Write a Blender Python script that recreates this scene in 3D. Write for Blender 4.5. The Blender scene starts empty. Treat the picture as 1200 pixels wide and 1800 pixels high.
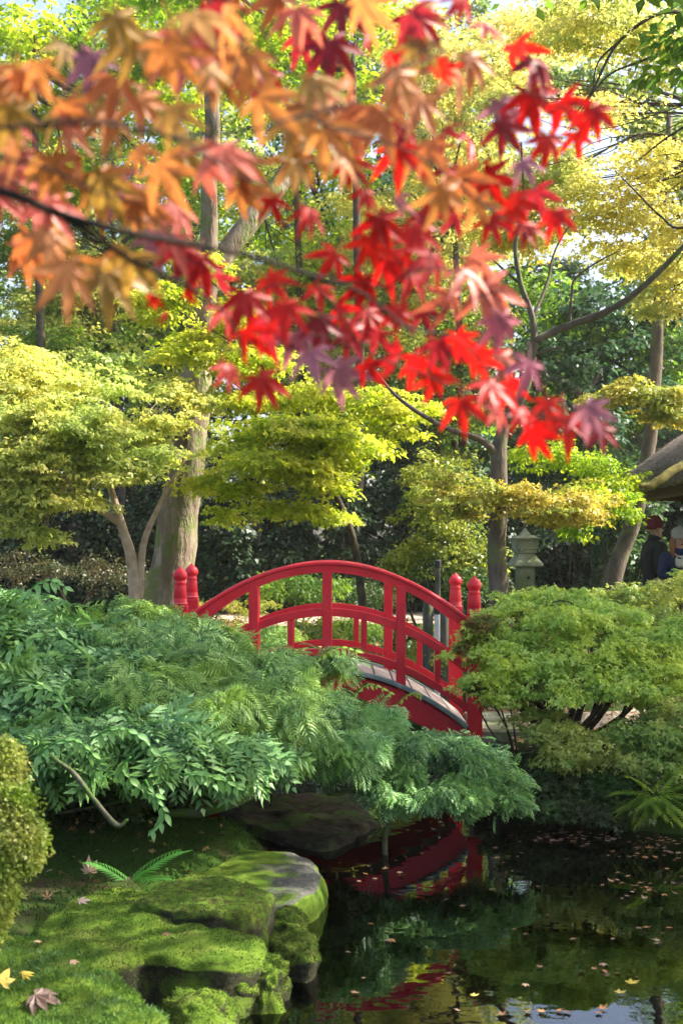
import bpy, bmesh, math, random
import numpy as np
from mathutils import Vector, Matrix, noise

# ------------------------------------------------------------------ camera, light
E, F, HY = 1.83, 2500.0, 970.0        # eye height above the water, focal length and horizon in photo pixels
sc = bpy.context.scene
COL = sc.collection
cam = bpy.data.cameras.new('camera'); cam_o = bpy.data.objects.new('camera', cam); COL.objects.link(cam_o)
cam_o.location = (0, 0, E); cam_o.rotation_euler = (math.radians(90), 0, 0)
cam.sensor_fit = 'VERTICAL'; cam.sensor_height = 36.0; cam.sensor_width = 24.0
cam.lens = 36.0 * F / 1800.0; cam.shift_y = 70.0 / 1800.0
cam.clip_start = 0.05; cam.clip_end = 600
cam.dof.use_dof = True; cam.dof.focus_distance = 10.5; cam.dof.aperture_fstop = 5.0
sc.camera = cam_o

SUN_EL, SUN_AZ = math.radians(42), math.radians(80)      # azimuth from +Y towards +X
w = bpy.data.worlds.new('World'); sc.world = w; w.use_nodes = True
nt = w.node_tree; nt.nodes.clear()
sky = nt.nodes.new('ShaderNodeTexSky'); sky.sky_type = 'NISHITA'; sky.sun_disc = False
sky.sun_elevation = SUN_EL; sky.sun_rotation = SUN_AZ; sky.dust_density = 4.0; sky.ozone_density = 0.2; sky.air_density = 0.75
bg = nt.nodes.new('ShaderNodeBackground'); bg.inputs['Strength'].default_value = 0.15
wo = nt.nodes.new('ShaderNodeOutputWorld')
nt.links.new(sky.outputs[0], bg.inputs['Color']); nt.links.new(bg.outputs[0], wo.inputs['Surface'])
sun = bpy.data.lights.new('sun', 'SUN'); sun.energy = 5.0; sun.angle = math.radians(0.5); sun.color = (1.0, 0.93, 0.80)
sun_o = bpy.data.objects.new('sun', sun); COL.objects.link(sun_o)
sd = Vector((math.sin(SUN_AZ) * math.cos(SUN_EL), math.cos(SUN_AZ) * math.cos(SUN_EL), math.sin(SUN_EL)))
sun_o.rotation_euler = sd.to_track_quat('Z', 'Y').to_euler()
sc.view_settings.view_transform = 'Standard'; sc.view_settings.look = 'None'
sc.view_settings.gamma = 1.0; sc.view_settings.use_curve_mapping = False
sc.view_settings.exposure = 1.65
sc.render.engine = 'CYCLES'
cy = sc.cycles
cy.use_denoising = True; cy.max_bounces = 8; cy.transmission_bounces = 5; cy.diffuse_bounces = 3; cy.glossy_bounces = 3
cy.transparent_max_bounces = 8; cy.volume_bounces = 0
cy.use_adaptive_sampling = True; cy.adaptive_threshold = 0.02
cy.caustics_reflective = False; cy.caustics_refractive = False
cy.sample_clamp_indirect = 6.0


def at(px, py, D):
    return Vector(((px - 600) / F * D, D, E - (py - HY) / F * D))


def onz(px, py, z):
    return at(px, py, (E - z) * F / (py - HY))


# ------------------------------------------------------------------ helpers: objects
def tag(o, label=None, cat=None, group=None, kind=None):
    if label: o['label'] = label
    if cat: o['category'] = cat
    if group: o['group'] = group
    if kind: o['kind'] = kind
    return o


def empty(name, loc, label=None, cat=None, group=None):
    o = bpy.data.objects.new(name, None); COL.objects.link(o); o.location = loc
    o.empty_display_size = 0.1
    return tag(o, label, cat, group)


def link(name, me, mat=None, parent=None, smooth=True):
    """mesh given in WORLD coordinates; a child is shifted into its parent's frame"""
    o = bpy.data.objects.new(name, me); COL.objects.link(o)
    if mat is not None and not me.materials: me.materials.append(mat)
    if smooth and len(me.polygons): me.polygons.foreach_set('use_smooth', [True] * len(me.polygons))
    if parent is not None:
        o.parent = parent
        o.matrix_parent_inverse = Matrix.Translation(-world_loc(parent))
    return o


def world_loc(o):
    v = Vector((0, 0, 0))
    if o.parent is not None:
        v = world_loc(o.parent) + o.matrix_parent_inverse.translation
    return v + o.location


def mesh_np(name, V, Fc):
    V = np.ascontiguousarray(V, dtype=np.float32); Fc = np.ascontiguousarray(Fc, dtype=np.int32)
    me = bpy.data.meshes.new(name)
    n, k = Fc.shape
    me.vertices.add(len(V)); me.vertices.foreach_set('co', V.ravel())
    me.loops.add(n * k); me.loops.foreach_set('vertex_index', Fc.ravel())
    me.polygons.add(n); me.polygons.foreach_set('loop_start', np.arange(0, n * k, k, dtype=np.int32))
    me.update(calc_edges=True)
    return me


def mesh_py(name, V, Fc):
    me = bpy.data.meshes.new(name); me.from_pydata([tuple(v) for v in V], [], [tuple(f) for f in Fc]); me.update()
    return me


class MB:
    """collects shapes and links them as one mesh object"""
    def __init__(s): s.V = []; s.F = []

    def add(s, V, Fc):
        n = len(s.V); s.V += [Vector(v) for v in V]; s.F += [tuple(i + n for i in f) for f in Fc]; return s

    def box(s, c, size, M=None, bev=0.0):
        hx, hy, hz = [a / 2 for a in size]
        if bev <= 0:
            V = [Vector((x * hx, y * hy, z * hz)) for z in (-1, 1) for y in (-1, 1) for x in (-1, 1)]
            Fc = [(0, 2, 3, 1), (4, 5, 7, 6), (0, 1, 5, 4), (2, 6, 7, 3), (0, 4, 6, 2), (1, 3, 7, 5)]
        else:
            b = bev; V = []; Fc = []
            for z, q in ((-hz, b), (-hz + b, 0), (hz - b, 0), (hz, b)):
                X, Y = hx - q, hy - q
                V += [Vector(p) for p in ((-X + b, -Y, z), (X - b, -Y, z), (X, -Y + b, z), (X, Y - b, z), (X - b, Y, z), (-X + b, Y, z), (-X, Y - b, z), (-X, -Y + b, z))]
            for r in range(3):
                for k in range(8):
                    Fc.append((r * 8 + k, r * 8 + (k + 1) % 8, r * 8 + 8 + (k + 1) % 8, r * 8 + 8 + k))
            Fc.append(tuple(reversed(range(8)))); Fc.append(tuple(range(24, 32)))
        c = Vector(c)
        s.add([(M @ v if M else v) + c for v in V], Fc); return s

    def tube(s, pts, rads, n=8, caps=True):
        V, Fc = tube(pts, rads, n, caps); return s.add(V, Fc)

    def lathe(s, c, prof, n=16, sq=None):
        """prof = [(r, z)]; sq = squareness 0..1"""
        V = []; Fc = []
        for r, z in prof:
            for k in range(n):
                a = 2 * math.pi * k / n
                rr = r
                if sq:
                    m = max(abs(math.cos(a)), abs(math.sin(a))); rr = r * ((1 - sq) + sq / m)
                V.append(Vector(c) + Vector((math.cos(a) * rr, math.sin(a) * rr, z)))
        for i in range(len(prof) - 1):
            for k in range(n):
                Fc.append((i * n + k, i * n + (k + 1) % n, (i + 1) * n + (k + 1) % n, (i + 1) * n + k))
        Fc.append(tuple(reversed(range(n)))); Fc.append(tuple(range((len(prof) - 1) * n, len(prof) * n)))
        return s.add(V, Fc)

    def obj(s, name, mat, parent=None, smooth=False):
        return link(name, mesh_py(name, s.V, s.F), mat, parent, smooth)


def tube(pts, rads, n=8, caps=True):
    pts = [Vector(p) for p in pts]; V = []; Fc = []
    t = (pts[1] - pts[0]).normalized()
    u = t.cross(Vector((0, 0, 1)))
    if u.length < 0.1: u = t.cross(Vector((0, 1, 0)))
    u.normalize()
    m = len(pts)
    for i, p in enumerate(pts):
        if i == 0: t = pts[1] - pts[0]
        elif i == m - 1: t = pts[-1] - pts[-2]
        else: t = pts[i + 1] - pts[i - 1]
        t.normalize(); u = (u - t * u.dot(t)).normalized(); v = t.cross(u)
        for k in range(n):
            a = 2 * math.pi * k / n
            V.append(p + (u * math.cos(a) + v * math.sin(a)) * rads[i])
    for i in range(m - 1):
        for k in range(n):
            Fc.append((i * n + k, i * n + (k + 1) % n, (i + 1) * n + (k + 1) % n, (i + 1) * n + k))
    if caps:
        Fc.append(tuple(reversed(range(n)))); Fc.append(tuple(range((m - 1) * n, m * n)))
    return V, Fc


def smooth_path(pts, rads, sub=5):
    """Catmull-Rom"""
    P = [Vector(p) for p in pts]; P = [P[0] * 2 - P[1]] + P + [P[-1] * 2 - P[-2]]
    O = []; R = []
    for i in range(1, len(P) - 2):
        for k in range(sub):
            t = k / sub
            a, b, c, d = P[i - 1], P[i], P[i + 1], P[i + 2]
            O.append(0.5 * ((2 * b) + (c - a) * t + (2 * a - 5 * b + 4 * c - d) * t * t + (-a + 3 * b - 3 * c + d) * t ** 3))
            R.append(rads[i - 1] * (1 - t) + rads[i] * t)
    O.append(P[-2]); R.append(rads[-1])
    return O, R


# ------------------------------------------------------------------ helpers: materials
def newmat(name):
    m = bpy.data.materials.new(name); m.use_nodes = True
    n = m.node_tree; n.nodes.clear()
    out = n.nodes.new('ShaderNodeOutputMaterial')
    return m, n, out


def ramp(n, stops):
    r = n.nodes.new('ShaderNodeValToRGB'); e = r.color_ramp.elements
    while len(e) < len(stops): e.new(0.5)
    for i, (p, c) in enumerate(stops):
        e[i].position = p; e[i].color = (*c, 1)
    return r


def noise_n(n, scale, detail=3, vec=None, rough=0.55):
    t = n.nodes.new('ShaderNodeTexNoise'); t.inputs['Scale'].default_value = scale
    t.inputs['Detail'].default_value = detail; t.inputs['Roughness'].default_value = rough
    if vec: n.links.new(vec, t.inputs['Vector'])
    return t


def mixc(n, a, b, f, mode='MIX'):
    m = n.nodes.new('ShaderNodeMix'); m.data_type = 'RGBA'; m.blend_type = mode
    for s, v in ((m.inputs[0], f), (m.inputs[6], a), (m.inputs[7], b)):
        if hasattr(v, 'is_linked') or hasattr(v, 'links'): n.links.new(v, s)
        elif isinstance(v, (int, float)): s.default_value = v
        else: s.default_value = (*v, 1)
    return m.outputs[2]


def geo_pos(n):
    g = n.nodes.new('ShaderNodeNewGeometry'); return g.outputs['Position']


def leaf_mat(name, cols, patch=None, pscale=1.2, trans=0.4, tcol=1.6, rough=0.45, spec=0.35, per_object=False):
    """cols: dark -> light leaf colours picked per leaf; patch: colour of patches through the crown"""
    m, n, out = newmat(name)
    g = n.nodes.new('ShaderNodeNewGeometry')
    if per_object:
        oi = n.nodes.new('ShaderNodeObjectInfo'); src = oi.outputs['Random']
    else:
        src = g.outputs['Random Per Island']
    k = len(cols)
    r = ramp(n, [(i / max(1, k - 1), c) for i, c in enumerate(cols)])
    n.links.new(src, r.inputs[0]); c = r.outputs[0]
    nz = noise_n(n, pscale, 2, g.outputs['Position'])
    mr = ramp(n, [(0.42, (0, 0, 0)), (0.62, (1, 1, 1))]); n.links.new(nz.outputs[0], mr.inputs[0])
    if patch: c = mixc(n, c, patch, mr.outputs[0])
    fine = noise_n(n, 60 if not per_object else 45, 2, g.outputs['Position'])
    fr = ramp(n, [(0.3, (0.8, 0.8, 0.8)), (0.7, (1.15, 1.15, 1.15))]); n.links.new(fine.outputs[0], fr.inputs[0])
    c = mixc(n, c, fr.outputs[0], 1.0, 'MULTIPLY')
    p = n.nodes.new('ShaderNodeBsdfPrincipled'); p.inputs['Roughness'].default_value = rough
    p.inputs['Specular IOR Level'].default_value = spec
    n.links.new(c, p.inputs['Base Color'])
    t = n.nodes.new('ShaderNodeBsdfTranslucent')
    tc = mixc(n, c, (tcol, tcol, tcol * 0.75), 1.0, 'MULTIPLY'); n.links.new(tc, t.inputs['Color'])
    mx = n.nodes.new('ShaderNodeMixShader'); mx.inputs[0].default_value = trans
    n.links.new(p.outputs[0], mx.inputs[1]); n.links.new(t.outputs[0], mx.inputs[2])
    n.links.new(mx.outputs[0], out.inputs['Surface'])
    return m


def surf_mat(name, stops, scale=6, rough=0.85, bump=0.4, bscale=40, spec=0.3, stretch=None, second=None, coat=0.0, bdist=0.01):
    """noise-coloured solid with bump; second = (colour, scale, lo, hi, upward_only)"""
    m, n, out = newmat(name)
    g = n.nodes.new('ShaderNodeNewGeometry'); vec = g.outputs['Position']
    if stretch:
        mp = n.nodes.new('ShaderNodeMapping'); mp.inputs['Scale'].default_value = stretch
        n.links.new(vec, mp.inputs[0]); vec = mp.outputs[0]
    nz = noise_n(n, scale, 5, vec, 0.6)
    r = ramp(n, stops); n.links.new(nz.outputs[0], r.inputs[0]); c = r.outputs[0]
    if second:
        col, s2, lo, hi, up = second
        n2 = noise_n(n, s2, 5, g.outputs['Position'], 0.65)
        src = n2.outputs[0]
        if up:
            sx = n.nodes.new('ShaderNodeSeparateXYZ'); n.links.new(g.outputs['Normal'], sx.inputs[0])
            ma = n.nodes.new('ShaderNodeMath'); ma.operation = 'MULTIPLY_ADD'; ma.inputs[1].default_value = up
            n.links.new(sx.outputs[2], ma.inputs[0]); n.links.new(src, ma.inputs[2]); src = ma.outputs[0]
        r2 = ramp(n, [(lo, (0, 0, 0)), (hi, (1, 1, 1))]); n.links.new(src, r2.inputs[0])
        c = mixc(n, c, col, r2.outputs[0])
    p = n.nodes.new('ShaderNodeBsdfPrincipled'); p.inputs['Roughness'].default_value = rough
    p.inputs['Specular IOR Level'].default_value = spec
    if coat: p.inputs['Coat Weight'].default_value = coat; p.inputs['Coat Roughness'].default_value = 0.25
    n.links.new(c, p.inputs['Base Color'])
    if bump:
        nb = noise_n(n, bscale, 4, vec, 0.65)
        b = n.nodes.new('ShaderNodeBump'); b.inputs['Strength'].default_value = bump; b.inputs['Distance'].default_value = bdist
        n.links.new(nb.outputs[0], b.inputs['Height']); n.links.new(b.outputs[0], p.inputs['Normal'])
    n.links.new(p.outputs[0], out.inputs['Surface'])
    return m


M = {}
M['red_paint'] = surf_mat('red_paint', [(0.3, (0.54, 0.007, 0.018)), (0.5, (0.68, 0.010, 0.024)), (0.7, (0.72, 0.03, 0.04))], 4, 0.45, 0.35, 45, 0.4, second=((0.22, 0.035, 0.025), 14, 0.60, 0.74, 0), bdist=0.004)
M['highlight_paint'] = surf_mat('highlight_paint', [(0.3, (0.75, 0.25, 0.25)), (0.7, (0.8, 0.5, 0.5))], 40, 0.6, 0.1)  # pale pink of the painted highlight rings on the end posts
M['plank'] = surf_mat('plank', [(0.3, (0.26, 0.21, 0.19)), (0.6, (0.37, 0.31, 0.28)), (0.8, (0.30, 0.27, 0.25))], 8, 0.8, 0.4, 30, 0.2, stretch=(14, 1.2, 4), second=((0.10, 0.12, 0.07), 5, 0.6, 0.75, 0), bdist=0.004)
M['strip'] = surf_mat('strip', [(0.3, (0.13, 0.17, 0.15)), (0.7, (0.26, 0.32, 0.29))], 12, 0.55, 0.3, 60)
M['bark_big'] = surf_mat('bark_big', [(0.3, (0.09, 0.065, 0.042)), (0.55, (0.22, 0.175, 0.13)), (0.75, (0.42, 0.37, 0.30))], 5, 0.9, 1.0, 9, 0.1, stretch=(1, 1, 0.35), second=((0.13, 0.16, 0.05), 2.2, 0.5, 0.62, 0), bdist=0.06)
M['bark_grey'] = surf_mat('bark_grey', [(0.3, (0.07, 0.055, 0.042)), (0.7, (0.17, 0.14, 0.11))], 9, 0.9, 0.8, 16, 0.1, stretch=(1, 1, 0.4), second=((0.14, 0.17, 0.06), 3, 0.55, 0.7, 0), bdist=0.03)
M['bark_pale'] = surf_mat('bark_pale', [(0.3, (0.30, 0.22, 0.15)), (0.7, (0.50, 0.40, 0.30))], 9, 0.85, 0.4, 26, 0.1, bdist=0.01)
M['bark_dark'] = surf_mat('bark_dark', [(0.3, (0.035, 0.028, 0.022)), (0.7, (0.10, 0.08, 0.06))], 9, 0.9, 0.5, 30, 0.1, second=((0.10, 0.13, 0.05), 5, 0.55, 0.7, 0))
M['bark_maple'] = surf_mat('bark_maple', [(0.3, (0.015, 0.012, 0.010)), (0.7, (0.045, 0.036, 0.032))], 30, 0.9, 0.4, 120, 0.1, bdist=0.002)
M['bark_lichen'] = surf_mat('bark_lichen', [(0.3, (0.05, 0.045, 0.03)), (0.7, (0.13, 0.13, 0.085))], 20, 0.9, 0.8, 60, 0.1, second=((0.06, 0.12, 0.02), 6, 0.45, 0.6, 0))
M['moss_old'] = surf_mat('moss', [(0.28, (0.035, 0.085, 0.004)), (0.5, (0.11, 0.24, 0.01)), (0.7, (0.20, 0.36, 0.015))], 9, 1.0, 0.9, 70, 0.05, second=((0.05, 0.045, 0.015), 12, 0.60, 0.72, 0), bdist=0.012)
M['moss_stone_old'] = surf_mat('moss_stone_old', [(0.3, (0.20, 0.20, 0.17)), (0.7, (0.36, 0.36, 0.32))], 30, 0.95, 0.7, 90, 0.15, second=((0.10, 0.17, 0.015), 3.0, 0.42, 0.52, 0), bdist=0.008)


def moss_mat(name, bare_x=None, brown=0.58):
    m, n, out = newmat(name)
    g = n.nodes.new('ShaderNodeNewGeometry')
    a = noise_n(n, 7, 6, g.outputs['Position'], 0.65); ra = ramp(n, [(0.30, (0.025, 0.056, 0.007)), (0.42, (0.070, 0.130, 0.014)), (0.56, (0.13, 0.205, 0.024)), (0.72, (0.21, 0.25, 0.055))]); n.links.new(a.outputs[0], ra.inputs[0])
    b2 = noise_n(n, 26, 5, g.outputs['Position'], 0.7); rb = ramp(n, [(brown, (0, 0, 0)), (brown + 0.14, (1, 1, 1))]); n.links.new(b2.outputs[0], rb.inputs[0])
    moss = mixc(n, ra.outputs[0], (0.055, 0.045, 0.018), rb.outputs[0])
    st = noise_n(n, 40, 5, g.outputs['Position'], 0.6)
    rs = ramp(n, [(0.3, (0.022, 0.024, 0.014)), (0.6, (0.055, 0.055, 0.032)), (0.8, (0.10, 0.10, 0.075))] if bare_x is None else [(0.3, (0.055, 0.055, 0.045)), (0.5, (0.10, 0.10, 0.088)), (0.75, (0.17, 0.17, 0.15))]); n.links.new(st.outputs[0], rs.inputs[0])
    sx = n.nodes.new('ShaderNodeSeparateXYZ'); n.links.new(g.outputs['Normal'], sx.inputs[0])
    c3 = noise_n(n, 5, 4, g.outputs['Position'], 0.6)
    if bare_x is None:
        ma = n.nodes.new('ShaderNodeMath'); ma.operation = 'MULTIPLY_ADD'; ma.inputs[1].default_value = 0.55
        n.links.new(sx.outputs[2], ma.inputs[0]); n.links.new(c3.outputs[0], ma.inputs[2])
        rm = ramp(n, [(0.46, (0, 0, 0)), (0.70, (1, 1, 1))]); n.links.new(ma.outputs[0], rm.inputs[0])
    else:   # the bare top right of the slab, moss on its left and down its sides
        sp = n.nodes.new('ShaderNodeSeparateXYZ'); n.links.new(g.outputs['Position'], sp.inputs[0])
        ma = n.nodes.new('ShaderNodeMath'); ma.operation = 'MULTIPLY_ADD'; ma.inputs[1].default_value = -2.2; ma.inputs[2].default_value = -2.2 * -bare_x - 0.0
        n.links.new(sp.outputs[0], ma.inputs[0])
        m2 = n.nodes.new('ShaderNodeMath'); m2.operation = 'MULTIPLY_ADD'; m2.inputs[1].default_value = 1.6; n.links.new(c3.outputs[0], m2.inputs[0]); n.links.new(ma.outputs[0], m2.inputs[2])
        m3 = n.nodes.new('ShaderNodeMath'); m3.operation = 'MULTIPLY_ADD'; m3.inputs[1].default_value = -2.5; m3.inputs[2].default_value = 2.6; n.links.new(sx.outputs[2], m3.inputs[0])
        m4 = n.nodes.new('ShaderNodeMath'); m4.operation = 'MAXIMUM'; n.links.new(m2.outputs[0], m4.inputs[0]); n.links.new(m3.outputs[0], m4.inputs[1])
        rm = ramp(n, [(0.7, (0, 0, 0)), (0.95, (1, 1, 1))]); n.links.new(m4.outputs[0], rm.inputs[0])
    c = mixc(n, rs.outputs[0], moss, rm.outputs[0])
    p = n.nodes.new('ShaderNodeBsdfPrincipled'); p.inputs['Roughness'].default_value = 1.0; p.inputs['Specular IOR Level'].default_value = 0.08
    n.links.new(c, p.inputs['Base Color'])
    nb = noise_n(n, 55, 6, g.outputs['Position'], 0.75); b = n.nodes.new('ShaderNodeBump'); b.inputs['Strength'].default_value = 1.0; b.inputs['Distance'].default_value = 0.02
    n.links.new(nb.outputs[0], b.inputs['Height']); n.links.new(b.outputs[0], p.inputs['Normal'])
    n.links.new(p.outputs[0], out.inputs['Surface']); return m


M['moss'] = moss_mat('moss'); M['moss_brown'] = moss_mat('moss_brown', None, 0.47); M['moss_stone'] = moss_mat('moss_stone', -0.30)
M['ground'] = surf_mat('ground', [(0.3, (0.025, 0.018, 0.010)), (0.55, (0.055, 0.040, 0.022)), (0.75, (0.03, 0.045, 0.012))], 3, 0.95, 0.9, 24, 0.1, second=((0.022, 0.05, 0.006), 1.3, 0.36, 0.50, 0.0), bdist=0.02)
M['path'] = surf_mat('path', [(0.3, (0.36, 0.27, 0.19)), (0.7, (0.52, 0.43, 0.33))], 9, 0.9, 0.4, 90, 0.15, second=((0.34, 0.20, 0.08), 6, 0.6, 0.7, 0))
M['litter'] = leaf_mat('litter', [(0.10, 0.05, 0.02), (0.30, 0.16, 0.06), (0.48, 0.28, 0.11), (0.6, 0.42, 0.2)], trans=0.1, tcol=1.0)
M['stone'] = surf_mat('stone', [(0.3, (0.16, 0.17, 0.12)), (0.7, (0.32, 0.33, 0.24))], 7, 0.95, 0.6, 60, 0.15, second=((0.14, 0.17, 0.07), 2.5, 0.45, 0.62, 0))
M['thatch'] = surf_mat('thatch', [(0.3, (0.16, 0.12, 0.10)), (0.5, (0.30, 0.25, 0.21)), (0.75, (0.44, 0.38, 0.32))], 10, 0.95, 1.0, 30, 0.1, stretch=(1, 1, 5), bdist=0.05)
M['thatch_cut'] = surf_mat('thatch_cut', [(0.3, (0.06, 0.04, 0.025)), (0.7, (0.16, 0.11, 0.07))], 60, 0.95, 0.8, 90, 0.1)
M['wood_dark'] = surf_mat('wood_dark', [(0.3, (0.05, 0.025, 0.01)), (0.7, (0.14, 0.075, 0.03))], 20, 0.7, 0.3, 50)
M['wood_moss'] = surf_mat('wood_moss', [(0.3, (0.06, 0.045, 0.015)), (0.7, (0.20, 0.18, 0.03))], 14, 0.9, 0.8, 50)
M['wood_grey'] = surf_mat('wood_grey', [(0.3, (0.050, 0.050, 0.037)), (0.7, (0.130, 0.125, 0.100))], 6, 0.9, 0.7, 30, stretch=(6, 6, 0.6), second=((0.040, 0.060, 0.015), 5, 0.5, 0.65, 0))
M['white_wood'] = surf_mat('white_wood', [(0.3, (0.45, 0.47, 0.42)), (0.7, (0.62, 0.64, 0.58))], 12, 0.8, 0.3, 50)
M['black'] = surf_mat('black', [(0.3, (0.01, 0.01, 0.01)), (0.7, (0.03, 0.03, 0.03))], 12, 0.6, 0.2, 50)
M['rock_dark'] = surf_mat('rock_dark', [(0.3, (0.02, 0.017, 0.012)), (0.7, (0.085, 0.068, 0.045))], 10, 0.9, 0.9, 40, 0.2, second=((0.06, 0.10, 0.02), 4, 0.5, 0.6, 0))
# foliage
G = lambda a, b, c: (a, b, c)
M['far_green'] = leaf_mat('far_green', [(0.030, 0.065, 0.022), (0.05, 0.11, 0.035), (0.10, 0.17, 0.05)], (0.05, 0.12, 0.06), 0.25, 0.35, 1.6)
M['far_pale'] = leaf_mat('far_pale', [(0.180, 0.240, 0.070), (0.300, 0.360, 0.090), (0.440, 0.460, 0.120)], (0.120, 0.200, 0.080), 0.3, 0.45, 1.7)
M['lime'] = leaf_mat('lime', [(0.18, 0.26, 0.012), (0.33, 0.42, 0.02), (0.52, 0.55, 0.04)], (0.16, 0.28, 0.02), 0.7, 0.55, 2.0)
M['layered'] = leaf_mat('layered', [(0.16, 0.25, 0.012), (0.32, 0.40, 0.02), (0.56, 0.56, 0.07)], (0.42, 0.42, 0.05), 1.6, 0.55, 2.0)
M['yellow'] = leaf_mat('yellow', [(0.400, 0.380, 0.120), (0.580, 0.520, 0.140), (0.740, 0.640, 0.210)], (0.380, 0.420, 0.130), 0.7, 0.5, 1.6)
M['green_mid'] = leaf_mat('green_mid', [(0.06, 0.12, 0.012), (0.13, 0.24, 0.018), (0.26, 0.36, 0.03)], (0.06, 0.12, 0.02), 0.8, 0.5, 2.0)
M['sunny'] = leaf_mat('sunny', [(0.260, 0.320, 0.080), (0.480, 0.480, 0.110), (0.720, 0.640, 0.200)], (0.280, 0.360, 0.090), 0.9, 0.5, 1.9)
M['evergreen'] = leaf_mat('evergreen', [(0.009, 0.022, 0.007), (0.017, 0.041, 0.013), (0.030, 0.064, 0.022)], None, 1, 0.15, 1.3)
M['olive'] = leaf_mat('olive', [(0.14, 0.18, 0.02), (0.28, 0.32, 0.04), (0.46, 0.46, 0.09)], (0.08, 0.14, 0.02), 1.5, 0.4, 1.6)
M['golden'] = leaf_mat('golden', [(0.30, 0.25, 0.03), (0.44, 0.36, 0.05), (0.55, 0.46, 0.10)], (0.24, 0.28, 0.04), 1.2, 0.4, 1.5)
M['blue_green'] = leaf_mat('blue_green', [(0.062, 0.154, 0.045), (0.178, 0.341, 0.102), (0.376, 0.551, 0.176)], (0.232, 0.373, 0.058), 2.0, 0.3, 1.5, 0.5)
M['sea_green'] = leaf_mat('sea_green', [(0.062, 0.162, 0.058), (0.178, 0.356, 0.138), (0.356, 0.583, 0.249)], (0.160, 0.324, 0.074), 2.4, 0.3, 1.5, 0.5)
M['fresh'] = leaf_mat('fresh', [(0.203, 0.343, 0.055), (0.372, 0.543, 0.099), (0.642, 0.744, 0.188)], (0.473, 0.572, 0.077), 2.6, 0.35, 1.6)
M['fresh_yellow'] = leaf_mat('fresh_yellow', [(0.242, 0.308, 0.055), (0.387, 0.440, 0.088), (0.532, 0.528, 0.154)], (0.194, 0.308, 0.055), 2.2, 0.35, 1.6)
M['rusty'] = leaf_mat('rusty', [(0.10, 0.14, 0.02), (0.28, 0.20, 0.04), (0.40, 0.10, 0.03)], (0.16, 0.22, 0.04), 6, 0.35, 1.5)
M['brown_shrub'] = leaf_mat('brown_shrub', [(0.03, 0.035, 0.012), (0.07, 0.055, 0.022), (0.10, 0.09, 0.03)], (0.04, 0.06, 0.02), 2, 0.25, 1.3)
M['box'] = leaf_mat('box', [(0.184, 0.230, 0.034), (0.345, 0.380, 0.057), (0.529, 0.529, 0.184)], (0.161, 0.253, 0.023), 5, 0.35, 1.5)
M['fern'] = leaf_mat('fern', [(0.06, 0.20, 0.03), (0.10, 0.30, 0.05)], None, 3, 0.4, 1.6)
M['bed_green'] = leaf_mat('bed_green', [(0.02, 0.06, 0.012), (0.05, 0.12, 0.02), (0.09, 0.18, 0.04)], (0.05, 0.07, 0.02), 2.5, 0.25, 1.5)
M['grass'] = leaf_mat('grass', [(0.037, 0.099, 0.018), (0.086, 0.188, 0.036), (0.210, 0.298, 0.127)], (0.086, 0.166, 0.022), 6, 0.3, 1.2, 0.8, 0.1)
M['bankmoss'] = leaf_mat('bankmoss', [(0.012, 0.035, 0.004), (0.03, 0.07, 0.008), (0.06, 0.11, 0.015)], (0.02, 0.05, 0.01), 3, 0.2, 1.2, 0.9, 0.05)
M['mossfib'] = leaf_mat('mossfib', [(0.028, 0.069, 0.007), (0.077, 0.150, 0.020), (0.180, 0.252, 0.048)], (0.070, 0.086, 0.022), 7, 0.2, 1.2, 0.9, 0.05)
for nm, cols, tc_ in (('leaf_red', [(0.36, 0.004, 0.006), (0.46, 0.008, 0.010), (0.54, 0.018, 0.012)], 1.5),
                 ('leaf_crimson', [(0.20, 0.010, 0.022), (0.28, 0.014, 0.028), (0.36, 0.022, 0.035)], 1.4),
                 ('leaf_mauve_sheen', [(0.36, 0.13, 0.21), (0.42, 0.18, 0.28), (0.42, 0.08, 0.14)], 1.0),  # lilac sky sheen of upper leaf sides put into the colour
                 ('leaf_coral', [(0.55, 0.12, 0.08), (0.58, 0.17, 0.13), (0.54, 0.09, 0.08)], 1.2),
                 ('leaf_orange', [(0.42, 0.15, 0.045), (0.50, 0.20, 0.065), (0.46, 0.12, 0.045)], 1.3),
                 ('leaf_gold', [(0.36, 0.19, 0.045), (0.30, 0.18, 0.04), (0.42, 0.22, 0.06)], 1.3)):
    M[nm] = leaf_mat(nm, cols, None, 4, 0.45, tc_, 0.45, 0.4, per_object=True)
M['dead_leaf'] = leaf_mat('dead_leaf', [(0.22, 0.10, 0.05), (0.40, 0.22, 0.12), (0.45, 0.32, 0.2), (0.5, 0.25, 0.06), (0.30, 0.22, 0.18)], None, 4, 0.15, 1.0, 0.5, 0.4, per_object=True)
for nm, cols in (('float_brown', [(0.12, 0.06, 0.035), (0.20, 0.11, 0.06)]), ('float_tan', [(0.30, 0.20, 0.12), (0.24, 0.16, 0.10)]), ('float_orange', [(0.32, 0.13, 0.04), (0.36, 0.18, 0.06)])):
    M[nm] = leaf_mat(nm, cols, None, 4, 0.1, 1.0, 0.5, 0.4, per_object=True)
M['yellow_leaf'] = leaf_mat('yellow_leaf', [(0.55, 0.42, 0.05), (0.60, 0.48, 0.12)], None, 4, 0.2, 1.0, 0.5, 0.4, per_object=True)
M['oak_brown'] = leaf_mat('oak_brown', [(0.102, 0.060, 0.045), (0.120, 0.072, 0.054)], None, 4, 0.1, 1.0, 0.5, 0.4, per_object=True)
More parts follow.
